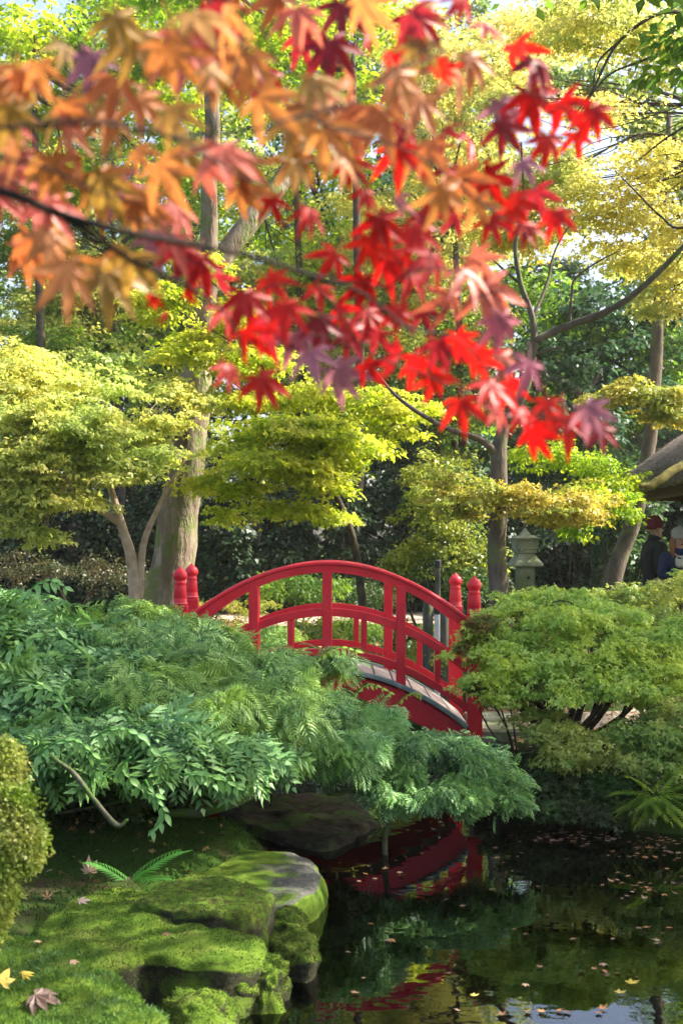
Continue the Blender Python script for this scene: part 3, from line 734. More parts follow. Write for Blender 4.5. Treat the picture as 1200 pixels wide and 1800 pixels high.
# small pale stemmed maple, sunlit, at left
tree('small_maple', 'sunlit yellow green maple on slender pale stems at left', None, 72,
     [at(238, 1075, 18), at(230, 980, 18), at(212, 920, 18), at(195, 860, 18), at(180, 800, 18)], [0.085, 0.07, 0.055, 0.045, 0.03],
     [B(120, 690, 17.8, 110, 16), B(20, 740, 17.2, 90, 16), B(110, 790, 17.3, 110, 14), B(200, 830, 17.4, 80, 12), B(0, 850, 17, 80, 14), B(260, 755, 18, 60, 14), B(60, 640, 18.4, 90, 16), B(210, 650, 18.8, 90, 16), B(10, 920, 16.8, 50, 12), B(60, 720, 17.5, 95, 14), B(160, 745, 17, 100, 14), B(40, 805, 17, 80, 14), B(90, 870, 17, 80, 12), B(30, 670, 18, 80, 14), B(250, 805, 17.5, 60, 10), B(30, 900, 17, 60, 12), B(290, 690, 18.5, 60, 14), B(70, 940, 16.9, 40, 9), B(160, 880, 17.2, 50, 9)],
     M['sunny'], M['bark_pale'], per=34, cr=0.24, per_leaf=42, size=0.062, T=T_duo, n_tw=5, tw=0.008, limb_r=0.025, flat=0.17,
     extra=[([at(212, 920, 18), at(175, 895, 18), at(140, 870, 17.8), at(110, 850, 17.6)], [0.05, 0.04, 0.03, 0.02]),
            ([at(245, 1060, 18), at(252, 960, 18), at(275, 900, 18), at(296, 858, 18), at(330, 800, 18)], [0.05, 0.045, 0.035, 0.03, 0.015])])

# layered lime maple behind the bridge
tree('layered_maple', 'layered lime green maple spreading above the bridge', None, 73,
     [at(640, 1080, 19), at(620, 950, 19), at(580, 850, 19), at(540, 770, 19)], [0.06, 0.05, 0.04, 0.03],
     [B(345, 610, 18.9, 60, 18), B(300, 540, 19, 60, 20), B(410, 560, 19, 60, 20), B(350, 470, 19.2, 50, 16), B(430, 640, 18.9, 70, 16), B(680, 770, 18.6, 50, 12), B(400, 705, 18.8, 60, 12), B(520, 700, 18.6, 90, 12), B(640, 715, 19, 80, 12), B(560, 755, 17.8, 100, 12), B(420, 775, 18, 60, 12), B(620, 800, 18, 70, 12), B(480, 810, 17.6, 90, 12), B(370, 850, 18.2, 40, 12), B(570, 850, 17.8, 60, 12), B(430, 860, 18, 50, 10), B(500, 895, 18, 50, 9), B(580, 905, 18.2, 40, 8), B(390, 905, 18.4, 30, 8)],
     M['layered'], M['bark_dark'], per=34, cr=0.24, per_leaf=42, size=0.060, T=T_duo, n_tw=5, tw=0.007, limb_r=0.025, flat=0.16)

# olive shrub between lime maple and forked tree
shrub('olive_shrub', 'airy olive green shrub left of the forked trunk', None, 74, [B(760, 900, 19, 60, 50), B(800, 960, 18.5, 55, 50), B(730, 980, 19, 45, 40), B(820, 870, 19.5, 50, 40), B(770, 840, 20, 60, 40), B(840, 1000, 18.5, 40, 45), B(700, 1000, 19, 40, 35)], 'olive', per=42, cr=0.17, per_leaf=36, size=0.06, flat=0.5, stem=0.03)

# forked tree right of the bridge
FD = 15.5
tree('forked_tree', 'dark forked trunk with flat golden foliage tiers right of the bridge', None, 75,
     [at(884, 1120, FD), at(880, 1040, FD), at(872, 960, FD), at(874, 880, FD), at(877, 800, FD), at(890, 740, FD)], [0.135, 0.115, 0.10, 0.09, 0.085, 0.06],
     [B(880, 870, FD - .4, 70, 12), B(950, 885, FD - .5, 80, 12), B(1000, 905, FD - .5, 55, 10), B(820, 855, FD, 50, 12), B(1010, 875, FD, 45, 9), B(790, 895, FD + .2, 45, 10)],
     M['golden'], M['bark_grey'], per=30, cr=0.17, per_leaf=40, size=0.042, T=T_duo, n_tw=5, tw=0.006, limb_r=0.02, flat=0.16, lstart=at(874, 880, FD),
     extra=[([at(876, 800, FD), at(840, 770, FD - .1), at(790, 755, FD - .2), at(735, 725, FD - .3), at(690, 690, FD - .3), at(650, 640, FD - .4)], [0.05, 0.04, 0.03, 0.025, 0.018, 0.01]),
            ([at(890, 740, FD), at(920, 690, FD), at(936, 620, FD), at(935, 560, FD), at(915, 500, FD), at(905, 430, FD), at(920, 370, FD), at(915, 250, FD)], [0.06, 0.05, 0.045, 0.035, 0.03, 0.022, 0.015, 0.01]),
            ([at(936, 600, FD), at(1000, 572, FD), at(1060, 550, FD - .2), at(1110, 520, FD - .3), at(1170, 465, FD - .4), at(1230, 400, FD - .5)], [0.045, 0.042, 0.038, 0.034, 0.03, 0.02]),
            ([at(935, 560, FD), at(960, 500, FD + .2), at(975, 440, FD + .3), at(1010, 380, FD + .4)], [0.022, 0.018, 0.012, 0.006]),
            ([at(1000, 572, FD), at(1004, 520, FD), at(1010, 490, FD), at(1050, 460, FD), at(1090, 440, FD)], [0.02, 0.014, 0.012, 0.01, 0.005]),
            ([at(938, 625, FD), at(965, 615, FD - .1), at(990, 610, FD - .2)], [0.02, 0.015, 0.008]),
            ([at(915, 500, FD), at(880, 470, FD), at(850, 440, FD)], [0.018, 0.012, 0.006])])

# pale yellow maple reaching in from the right, thin dark branches
YD = 17.0
bl = [B(950, 60, YD, 110, 26), B(1080, 40, YD - 1, 110, 28), B(1170, 110, YD - 1, 90, 26), B(900, 170, YD + 1, 90, 24), B(1060, 200, YD + 1, 60, 18), B(1140, 290, YD, 80, 24), B(1000, 300, YD + .5, 90, 24),
      B(920, 330, YD + 1, 80, 24), B(1070, 370, YD, 100, 26), B(1170, 390, YD - .5, 80, 26), B(960, 410, YD + 1, 90, 22), B(1090, 450, YD + .5, 80, 18), B(1180, 480, YD, 60, 20), B(860, 420, YD + 1.5, 70, 20), B(1150, 540, YD, 70, 16)]
XR = at(1400, 300, YD)
tree('yellow_maple', 'pale yellow maple reaching in from the upper right on thin dark branches', None, 76,
     [base_at(1420, YD), at(1425, 800, YD), at(1410, 500, YD), at(1400, 300, YD)], [0.22, 0.18, 0.14, 0.11], bl, M['yellow'], M['bark_dark'],
     per=34, cr=0.26, per_leaf=42, size=0.055, T=T_duo, n_tw=8, tw=0.008, limb_r=0.035, flat=0.2,
     extra=[([XR, at(1260, 80, YD - 1), at(1180, 20, YD - 1.5), at(1090, 70, YD - 1.6), at(1040, 160, YD - 1.7), at(1010, 200, YD - 1.7)], [0.06, 0.035, 0.022, 0.017, 0.012, 0.006]),
            ([at(1090, 70, YD - 1.6), at(1050, 110, YD - 1.6), at(1040, 165, YD - 1.6)], [0.014, 0.01, 0.006]),
            ([XR, at(1280, 120, YD - 2), at(1200, 85, YD - 2), at(1120, 110, YD - 2), at(1060, 140, YD - 2), at(1000, 230, YD - 2)], [0.04, 0.02, 0.015, 0.013, 0.010, 0.005]),
            ([XR, at(1270, 200, YD - 2), at(1190, 230, YD - 2), at(1110, 290, YD - 2)], [0.04, 0.018, 0.012, 0.005]),
            ([XR, at(1290, 350, YD - 2), at(1200, 400, YD - 2), at(1160, 380, YD - 2), at(1110, 330, YD - 2), at(1080, 300, YD - 2)], [0.04, 0.02, 0.014, 0.012, 0.008, 0.004])])

# slim leaning tree at the right by the visitors
tree('slim_tree', 'slim curved grey trunk leaning right beside the two visitors', None, 77,
     [at(1062, 1080, 20.5), at(1078, 1000, 20.5), at(1112, 910, 20.5), at(1130, 840, 20.5), at(1143, 740, 20.5), at(1155, 600, 20.5), at(1160, 480, 20.5), at(1165, 400, 20.5), at(1175, 200, 20.5)],
     [0.135, 0.13, 0.12, 0.105, 0.095, 0.085, 0.075, 0.06, 0.04],
     [B(1090, 690, 20, 60, 10), B(1160, 700, 19.8, 60, 12), B(1040, 705, 20, 25, 7), B(1180, 730, 19.9, 40, 8)], M['golden'], M['bark_grey'],
     per=26, cr=0.18, per_leaf=40, size=0.052, T=T_duo, n_tw=4, tw=0.006, limb_r=0.015, flat=0.16, lstart=at(1150, 690, 20.5))
# shade maple: added right of the view, canopy spread to shade pond and bridge
bl = []
rg = random.Random(5)
for i in range(30):
    gx, gy = 3.4 + (i % 5) * 1.8 + rg.uniform(-.6, .6), 6.4 + (i // 5) * 1.5 + rg.uniform(-.6, .6)
    bl.append(((gx, gy, 7.2 + rg.uniform(-.7, .9)), (1.15, 1.05, 0.35)))
tree('shade_maple', 'broad maple added right of the view to shade the pond', None, 78, [Vector((9.5, 10.8, 0.2)), Vector((9.3, 10.5, 2.6)), Vector((8.6, 10.2, 5.2))], [0.3, 0.25, 0.2], bl, M['green_mid'], M['bark_grey'],
     per=24, cr=0.4, per_leaf=36, size=0.15, n_tw=1, tw=0.02)

# mid green shrub mass right of forked tree, at lantern
shrub('laurel_shrub', 'bright leaved shrub in front of the slim leaning trunk', None, 79, [B(1080, 905, 15.4, 38, 16), B(1035, 870, 15.8, 45, 16), B(1010, 930, 15.8, 30, 14), B(1100, 880, 15.4, 20, 12), B(950, 800, 17, 60, 24), B(1030, 820, 17, 50, 22), B(1090, 850, 16.6, 40, 22)], 'lime', per=28, cr=0.14, per_leaf=30, size=0.055, flat=0.35, stem=0.008, foot=((1030 - 600) / F * 16, 16.0))

# ------------------------------------------------------------------ far bank planting seen under and beyond the bridge
for i, (px, py, D, w_, h_, lf, lb) in enumerate([
        (470, 1120, 14.5, 60, 22, 'blue_green', 'leafy green plants seen through the left bay of the bridge'),
        (540, 1110, 15.5, 55, 22, 'olive', 'yellowish plants seen through the bridge beside its middle post'),
        (620, 1110, 15.8, 55, 22, 'green_mid', 'green plants seen right of the middle bridge post'),
        (690, 1120, 16.2, 60, 30, 'bed_green', 'dark green plants in front of the grey stump'),
        (760, 1150, 14.5, 50, 22, 'olive', 'low plants under the handrail near the right bridge end'),
        (400, 1105, 15.5, 50, 18, 'golden', 'golden brown ground plants behind the left bridge end'),
        (420, 1065, 22, 80, 10, 'golden', 'leaf strewn low plants at the edge of the sandy clearing'),
        (820, 1040, 17.5, 45, 50, 'bed_green', 'dark shrub between the right bridge posts and the forked trunk'),
        (940, 1060, 14.5, 60, 20, 'fresh', 'green bush at the foot of the stone lantern'),
        (330, 1090, 16, 60, 24, 'bed_green', 'dark plants at the foot of the thick trunk')]):
    shrub('bank_plant', lb, 'plants on the bank beyond the bridge', 80 + i, [B(px, py, D, w_, h_), B(px + 25, py + 12, D - .3, w_ * .6, h_ * .7)], lf, per=22, cr=0.10, per_leaf=26, size=0.055 if lf != 'golden' else 0.04, flat=0.6, stem=0.008, T=T_feather(3, 0.4, 0.09, 0.3) if i % 2 == 0 else T_kite(0.25), cat='plant')

# ------------------------------------------------------------------ the bridge
XL, XR_, YN, YF = at(317, 0, 11).x, at(833, 0, 11).x, 11.0, 12.15
XC = (XL + XR_) / 2; HL = (XR_ - XL) / 2
RISE = 0.475
def arc(x, zp): return zp - RISE * ((x - XC) / HL) ** 2
ZT, ZM, ZB, ZD, ZG = E - 0.075, E - 0.435, E - 0.745, E - 0.905, E - 0.955      # rail tops / deck at the crown of the arch
br = empty('footbridge', (XC, (YN + YF) / 2, 0.4), 'arched red wooden footbridge over the pond', 'bridge')


def arch_bar(name, y, zp, prof, x0, x1, mat, parent, n=28):
    """prof: (dy, dz) section polygon, dz down from the arc"""
    V = []; Fc = []; m_ = len(prof)
    for i in range(n + 1):
        x = x0 + (x1 - x0) * i / n
        sl = -2 * RISE * (x - XC) / HL ** 2; c = 1 / math.sqrt(1 + sl * sl)
        z = arc(x, zp)
        for dy, dz in prof: V.append((x + (-sl * c) * dz, y + dy, z + dz * c))
    for i in range(n):
        for k in range(m_): Fc.append((i * m_ + k, (i + 1) * m_ + k, (i + 1) * m_ + (k + 1) % m_, i * m_ + (k + 1) % m_))
    Fc.append(tuple(range(m_))); Fc.append(tuple(reversed(range(n * m_, (n + 1) * m_))))
    return link(name, mesh_py(name, V, Fc), mat, parent, False)


prof_top = [(-0.045, 0), (-0.052, -0.008), (-0.052, -0.022), (-0.036, -0.028), (-0.034, -0.085), (0.034, -0.085), (0.036, -0.028), (0.052, -0.022), (0.052, -0.008), (0.045, 0), (0.02, 0.006), (-0.02, 0.006)]
def rect(a, t, b_=0.004): return [(-a + b_, 0), (-a, -b_), (-a, -t + b_), (-a + b_, -t), (a - b_, -t), (a, -t + b_), (a, -b_), (a - b_, 0)]
stubs = []
for side, y in ((0, YN), (1, YF)):
    xl, xr = XL + (0 if side == 0 else 0.02), XR_
    arch_bar('handrail', y, ZT, prof_top, xl - 0.01, xr + 0.005, M['red_paint'], br)
    arch_bar('middle_rail', y, ZM, rect(0.028, 0.062), xl + 0.03, xr - 0.03, M['red_paint'], br)
    arch_bar('bottom_rail', y, ZB, rect(0.028, 0.055), xl + 0.03, xr - 0.03, M['red_paint'], br)
    arch_bar('girder', y - 0.01 if side == 0 else y + 0.01, ZG, rect(0.035, 0.17), xl + 0.04, xr - 0.03, M['red_paint'], br)
    arch_bar('edge_strip', y - 0.022 if side == 0 else y + 0.022, ZD + 0.006, [(-0.045, 0), (-0.05, -0.01), (-0.05, -0.03), (0.045, -0.03), (0.045, 0)], xl + 0.06, xr - 0.05, M['strip'], br)
    for k in range(1, 4):
        x = xl + (xr - xl) * k / 4 if side == 0 else at((449, 574, 682)[k - 1], 0, YF).x
        zt_, zb_ = arc(x, ZT) - 0.06, arc(x, ZD) - 0.09
        yy = y - 0.004 if side == 0 else y + 0.004
        po = MB().box((x, yy, (zt_ + zb_) / 2), (0.074, 0.07, zt_ - zb_), None, 0.006).obj('post', M['red_paint'], br)
        for bz in (arc(x, ZM) - 0.03, arc(x, ZB) - 0.028, arc(x, ZD) - 0.06):
            MB().tube([(x, yy - 0.035, bz), (x, yy - 0.042, bz)], [0.010, 0.008], 8).obj('bolt', M['red_paint'], po)
    for k in range(4):
        x = xl + (xr - xl) * (k + 0.5) / 4 if side == 0 else at((392, 513, 626, 737)[k], 0, YF).x
        zt_, zb_ = arc(x, ZM) - 0.05, arc(x, ZB) - 0.01
        MB().box((x, y + 0.002, (zt_ + zb_) / 2), (0.046, 0.045, zt_ - zb_), None, 0.004).obj('baluster', M['red_paint'], br)
# end posts with onion caps
for (x, y, top) in ((XL, YN, E - 0.115), (at(337, 0, YF).x, YF, E - 0.10), (XR_, YN, E - 0.19), (at(800, 0, YF).x, YF, E - 0.18)):
    z0 = 0.38
    h = top - z0
    p = MB().lathe((x, y, z0), [(0.052, 0), (0.060, 0.03), (0.060, h - 0.31), (0.056, h - 0.30)], 16, 0.8).obj('end_post', M['red_paint'], br, True)
    p.data.polygons.foreach_set('use_smooth', [False] * len(p.data.polygons))
    MB().lathe((x, y, z0 + h - 0.30), [(0.054, 0), (0.058, 0.006), (0.058, 0.018), (0.053, 0.024), (0.054, 0.05), (0.051, 0.055), (0.053, 0.060), (0.046, 0.15), (0.044, 0.165), (0.047, 0.17), (0.047, 0.178), (0.041, 0.184), (0.044, 0.20), (0.053, 0.211), (0.056, 0.226), (0.055, 0.246), (0.046, 0.262), (0.030, 0.276), (0.014, 0.288), (0.004, 0.303)], 20).obj('finial', M['red_paint'], p, True)
    MB().lathe((x, y, z0 + h - 0.283), [(0.0585, 0), (0.0595, 0.002), (0.0585, 0.0035)], 20).obj('highlight_line', M['highlight_paint'], p)  # thin pale ring, a highlight painted around the post band
# deck boards
nb = 15
for i in range(nb):
    a = XL + 0.05 + (XR_ - XL - 0.1) * i / nb; b_ = XL + 0.05 + (XR_ - XL - 0.1) * (i + 1) / nb; xm = (a + b_) / 2
    sl = -2 * RISE * (xm - XC) / HL ** 2; ang = -math.atan(sl)
    L = (b_ - a) / math.cos(ang) - 0.012
    MB().box((xm, (YN + YF) / 2, arc(xm, ZD) - 0.018 + 0.002 * math.sin(i * 5)), (L, YF - YN - 0.09, 0.034), Matrix.Rotation(ang, 3, 'Y'), 0.003).obj('plank', M['plank'], br)
# stone sills at both ends
for x, nm, lb in ((XR_ + 0.22, 'stone_step', 'grey stone step at the right foot of the bridge'), (XL - 0.28, 'stone_step', 'grey stone step at the left foot of the bridge')):
    tag(MB().box((x, (YN + YF) / 2 + 0.02, 0.40), (0.42, 1.25, 0.12), None, 0.02).obj(nm, M['stone']), lb, 'step', 'stone steps at the bridge ends')

# ------------------------------------------------------------------ rocks
def rock(name, label, out_px, zt_, depth, mat, seed, bulge=0.03, rough=0.02, cat='rock', group='mossy stones at the pond edge', edge=0.9, moss=0, mossmat='mossfib', fs=0.016, lean=1.04):
    pts = [onz(px, py, zt_) for px, py in out_px]
    c = sum(pts, Vector()) / len(pts)
    A = 96
    # radius as a function of angle through the polygon
    ang = []
    for k in range(A):
        a = 2 * math.pi * k / A; d = Vector((math.cos(a), math.sin(a), 0)); best = 0.02
        for i in range(len(pts)):
            p, q = pts[i] - c, pts[(i + 1) % len(pts)] - c
            den = d.x * (q.y - p.y) - d.y * (q.x - p.x)
            if abs(den) < 1e-9: continue
            t = (p.x * (q.y - p.y) - p.y * (q.x - p.x)) / den; s_ = (p.x * d.y - p.y * d.x) / den
            if t > 0 and -1e-6 <= s_ <= 1 + 1e-6: best = max(best, t)
        ang.append(best)
    ang = [(ang[k - 1] + ang[k] * 2 + ang[(k + 1) % A]) / 4 for k in range(A)]
    rings = [(r, bulge * (1 - r * r)) for r in np.linspace(0.06, edge, 22)]
    e0 = bulge * (1 - edge ** 2)
    for t in np.linspace(0.12, 1, 9): rings.append((edge + (1 - edge) * math.sin(t * math.pi / 2), e0 * (1 - t) - 0.05 * (1 - math.cos(t * math.pi / 2)) * 1.0))
    for t in np.linspace(0.1, 1, 10): rings.append((1 + (lean - 1) * math.sin(t * 2.6), -0.05 - depth * t))
    V = [c + Vector((0, 0, bulge))]; Fc = []
    off = Vector((seed * 3.7, seed * 1.3, 0))
    for r, dz in rings:
        for k in range(A):
            a = 2 * math.pi * k / A
            p = c + Vector((math.cos(a), math.sin(a), 0)) * (ang[k] * r) + Vector((0, 0, dz))
            nn = noise.fractal(p * 5 + off, 1.0, 2.0, 4) * rough * 1.6 + noise.noise(p * 22 + off) * rough * 0.25
            st = noise.noise(Vector((p.x * 2, p.y * 2, p.z * 18)) + off) * rough * (1.0 if dz < -0.03 else 0.0)
            cv = max(0.0, noise.noise(p * 3.1 + off) - 0.05) * rough * 3.0 * min(1.0, max(0.0, (r - 0.5) * 2))
            p += Vector((math.cos(a) * (nn * 0.9 + st * 1.6 - cv), math.sin(a) * (nn * 0.9 + st * 1.6 - cv), nn))
            V.append(p)
    for k in range(A): Fc.append((0, 1 + k, 1 + (k + 1) % A))
    for i in range(len(rings) - 1):
        for k in range(A):
            a, b_ = 1 + i * A + k, 1 + i * A + (k + 1) % A; Fc.append((a, a + A, b_ + A, b_))
    e = empty(name, Vector((c.x, c.y, zt_ - depth)), label, cat, group)
    o = link('stone_body', mesh_py('stone_body', V, Fc), mat, e)
    if moss: moss_on(o, e, moss, mossmat, fs, seed)
    return e


def sample_mesh(me, n_, rng, minz=0.0, keep=None):
    me.calc_loop_triangles()
    nt_ = len(me.loop_triangles); tri = np.empty(nt_ * 3, np.int32); me.loop_triangles.foreach_get('vertices', tri); tri = tri.reshape(-1, 3)
    co = np.empty(len(me.vertices) * 3, np.float32); me.vertices.foreach_get('co', co); co = co.reshape(-1, 3)
    a, b_, c = co[tri[:, 0]], co[tri[:, 1]], co[tri[:, 2]]
    cr_ = np.cross(b_ - a, c - a); ar = np.linalg.norm(cr_, axis=1) / 2; nn = norm(cr_)
    wgt = ar * (nn[:, 2] > minz)
    if keep is not None: wgt = wgt * keep((a + b_ + c) / 3)
    i = rng.choice(nt_, n_, p=wgt / wgt.sum())
    u, v = rng.random((2, n_, 1)); f = (u + v) > 1; u = np.where(f, 1 - u, u); v = np.where(f, 1 - v, v)
    return a[i] + (b_[i] - a[i]) * u + (c[i] - a[i]) * v, nn[i]


def moss_on(o, parent, n_, mat, fs, seed, minz=0.1):
    rng = np.random.default_rng(seed)
    P, N = sample_mesh(o.data, n_, rng, minz, lambda c: (c[:, 2] > 0.0))
    # patchy cover
    pt = np.array([noise.noise(Vector(q) * 11) + 0.6 * noise.noise(Vector(q) * 31) for q in P.tolist()])
    k = pt > -0.28 + 0.25 * rng.normal(size=len(P)); P, N = P[k], N[k]
    D = norm(N + rng.normal(size=P.shape) * 0.45); NN = unit(rng, len(P))
    V, Fc = scatter(T_kite(0.16, 0.0), P - N * 0.002, D, NN, fs * (0.5 + rng.random(len(P))))
    tag(link('moss', mesh_np('moss', V, Fc), M[mat], parent, False), kind='stuff')


rock('mossy_rock', 'flat slab half green half bare grey at the back of the mossy rocks', [(285, 1518), (340, 1498), (430, 1493), (515, 1494), (560, 1512), (574, 1532), (560, 1562), (520, 1590), (485, 1602), (430, 1590), (350, 1565), (300, 1545)], 0.15, 0.42, M['moss_stone'], 1, 0.015, 0.012, edge=0.86, moss=0, lean=1.02)
rock('mossy_rock', 'mossy slab with brown patches between the bare grey slab and the big front slab', [(235, 1575), (290, 1548), (380, 1541), (462, 1555), (476, 1572), (462, 1592), (425, 1606), (370, 1612), (300, 1606), (240, 1592)], 0.295, 0.55, M['moss_brown'], 2, 0.015, 0.02, moss=6500, fs=0.009, edge=0.93)
rock('mossy_rock', 'biggest bright green slab overhanging a dark hollow', [(60, 1625), (120, 1585), (200, 1560), (290, 1568), (360, 1592), (420, 1630), (466, 1655), (455, 1678), (400, 1692), (330, 1690), (250, 1682), (210, 1705), (110, 1740), (50, 1700)], 0.225, 0.55, M['moss'], 3, 0.03, 0.018, moss=30000, fs=0.009)
rock('mossy_rock', 'small mossy stone by the water below the bare grey slab', [(468, 1612), (500, 1600), (535, 1612), (545, 1638), (566, 1662), (545, 1684), (500, 1682), (466, 1655)], 0.11, 0.4, M['moss_brown'], 4, 0.04, 0.035, moss=6000, fs=0.009, edge=0.8)
rock('mossy_rock', 'ragged mossy stone below the tip of the biggest slab', [(390, 1700), (430, 1678), (495, 1676), (516, 1700), (505, 1722), (460, 1732), (410, 1738), (386, 1722)], 0.13, 0.4, M['moss'], 5, 0.045, 0.035, moss=7000, fs=0.009, edge=0.8)
rock('mossy_rock', 'rounded mossy stone at the bottom edge under the hollow', [(290, 1750), (335, 1732), (378, 1738), (398, 1765), (402, 1810), (340, 1830), (285, 1800)], 0.15, 0.4, M['moss'], 6, 0.05, 0.03, moss=7000, fs=0.009, edge=0.8)
rock('mossy_rock', 'broad grassy hump in the lower left corner beside the oak leaf', [(-60, 1640), (60, 1640), (150, 1672), (222, 1722), (292, 1790), (350, 1890), (200, 1960), (-60, 1960)], 0.22, 0.4, M['moss'], 7, 0.05, 0.02, moss=0, edge=0.75)
rock('flat_rock', 'brown leaf strewn rock ledge behind the bare grey slab', [(385, 1425), (450, 1398), (560, 1392), (650, 1405), (660, 1440), (620, 1470), (560, 1484), (500, 1474), (430, 1452)], 0.05, 0.3, M['rock_dark'], 8, 0.02, 0.02, group=None)
rock('sunken_stone', 'pale stone lying just under the water at right', [(880, 1680), (930, 1655), (1010, 1660), (1050, 1690), (1010, 1715), (930, 1720)], -0.085, 0.3, M['rock_dark'], 9, 0.04, 0.03, group=None, edge=0.6)
rock('bank_stone', 'dark stone at the waterline under the right bridge foot', [(860, 1330), (920, 1320), (960, 1335), (950, 1360), (880, 1362)], 0.28, 0.5, M['rock_dark'], 12, 0.05, 0.03, group=None, edge=0.6)

# short grass and moss on the left bank
def ground_blades(name, n_, xr, yr, size, mat, seed, wd=0.10, cond=None, jit=0.4, T=None, lift=0):
    rng = np.random.default_rng(seed)
    x = rng.uniform(*xr, n_); y = rng.uniform(*yr, n_)
    s = pond_sd(x, y); k = s > 0.08
    if cond is not None: k &= cond(x, y)
    x, y = x[k], y[k]; P = np.stack([x, y, ground_z(x, y) - 0.003 + lift], 1)
    D = norm(np.array([0, 0, 1]) + rng.normal(size=P.shape) * jit); NN = unit(rng, len(P))
    V, Fc = scatter(T or T_kite(wd, 0.0), P, D, NN, size * (0.5 + rng.random(len(P))))
    return tag(link(name, mesh_np(name, V, Fc), M[mat], None, False), kind='stuff')


o = ground_blades('bank_moss', 32000, (-3.2, -0.3), (4.0, 9.5), 0.02, 'bankmoss', 21, 0.16)
tag(o, 'short moss covering the shaded left bank', 'moss')
hump = [q for q in bpy.data.objects if q.get('label', '').startswith('broad grassy hump')][0]
hb = hump.children[0]
rng = np.random.default_rng(22)
P, N = sample_mesh(hb.data, 45000, rng, 0.2, lambda c: ((c[:, 0] > -1.6) & (c[:, 1] > 4.4)))
D = norm(N + rng.normal(size=P.shape) * 0.5); V, Fc = scatter(T_kite(0.12, 0.0), P, D, unit(rng, len(P)), 0.010 * (0.5 + rng.random(len(P)) ** 4 * 2.2))
tag(link('grass', mesh_np('grass', V, Fc), M['grass'], hump, False), kind='stuff')


def litter(name, n_, xr, yr, size, seed, label, flat=True, cond=None):
    rng = np.random.default_rng(seed)
    x = rng.uniform(*xr, n_); y = rng.uniform(*yr, n_); s = pond_sd(x, y); k = s > 0.02
    if cond is not None: k &= cond(x, y)
    x, y = x[k], y[k]; P = np.stack([x, y, ground_z(x, y) + 0.018], 1)
    N = norm(np.array([0, 0, 1]) + rng.normal(size=P.shape) * 0.35); D = unit(rng, len(P))
    V, Fc = scatter(T_star(((-70, .8), (0, 1), (70, .8)), 0.2) if n_ > 5000 else T_star(), P, D, N, size * (0.5 + rng.random(len(P))))
    return tag(link(name, mesh_np(name, V, Fc), M['litter'], None, False), label, 'fallen leaves', None, 'stuff')


litter('leaf_litter', 3500, (0.9, 6), (8.9, 13.5), 0.035, 31, 'brown fallen leaves covering the right bank below the bushes')
litter('leaf_litter', 6000, (-7, 9), (18, 30), 0.06, 32, 'tan fallen leaves strewn over the clearing beyond the bridge')
litter('leaf_litter', 1600, (-4, -0.8), (8.8, 14), 0.035, 33, 'scattered brown leaves under the left bushes')
litter('leaf_litter', 120, (-2.4, -0.5), (6.5, 9), 0.03, 34, 'few brown leaves on the shaded mossy left bank')

# ------------------------------------------------------------------ foreground planting, left of the bridge
TF = T_feather(7, 0.42, 0.035, 0.38)
TFB = T_feather(4, 0.50, 0.085, 0.42)
TF2 = T_feather(4, 0.34, 0.075, 0.30)
GL = 'feathery shrubs on the left bank'


def fringe(name, label, seed, blobs, leaf, T, size, per, per_leaf=14, cr=0.12, group=GL, up=0.7, jit=0.45, droop=0.55, stem=0.012, foot=None, shell=0.7, cat='shrub', flat=0.6, extra=None, hub=None):
    rng = np.random.default_rng(seed)
    bx = sum(b_[0][0] for b_ in blobs) / len(blobs); by = sum(b_[0][1] for b_ in blobs) / len(blobs)
    if foot: bx, by = foot
    base = Vector((bx, by, gz(bx, by) - 0.05)); e = empty(name, base, label, cat, group)
    C, O, K = clump_points(rng, blobs, per, flat, cr, shell, per_leaf, 0.3)
    gap = np.array([noise.noise(Vector(q) * 4.5) for q in C.tolist()]) > -0.13; C, O = C[gap], O[gap]
    n_ = len(C)
    N = norm(O * 0.8 + np.array([0, -0.25, up]) + rng.normal(size=(n_, 3)) * jit)
    D = O * np.array([1, 1, 0.1]) + rng.normal(size=(n_, 3)) * 0.45; D[:, 2] -= droop; D = norm(D)
    V, Fc = scatter(T, C, D, N, size * (0.4 + 1.1 * rng.random(n_)))
    tag(link('foliage', mesh_np('foliage', V, Fc), M[leaf], e, False), kind='stuff')
    mb = MB()
    for i, (c, r) in enumerate(blobs):
        c = Vector(c); base = Vector(hub) if hub else base; q = base.lerp(c, 0.5) + Vector((rng.normal() * .05, rng.normal() * .05, -0.04))
        P, R = smooth_path([base, q, c], [stem, stem * .7, stem * .35], 4); mb.tube(P, R, 6)
        for j in rng.integers(0, len(K[i]), 5):
            f = P[int(rng.integers(2, len(P)))]; e2 = Vector(K[i][j]); P2, R2 = smooth_path([f, f.lerp(e2, .5) + Vector((0, 0, .03)), e2], [stem * .3, stem * .22, stem * .1], 3); mb.tube(P2, R2, 4, False)
    for ep, er in (extra or ()):
        P2, R2 = smooth_path(ep, er, 6); mb.tube(P2, R2, 8)
    mb.obj('stem', M['bark_lichen'], e, True)
    return e


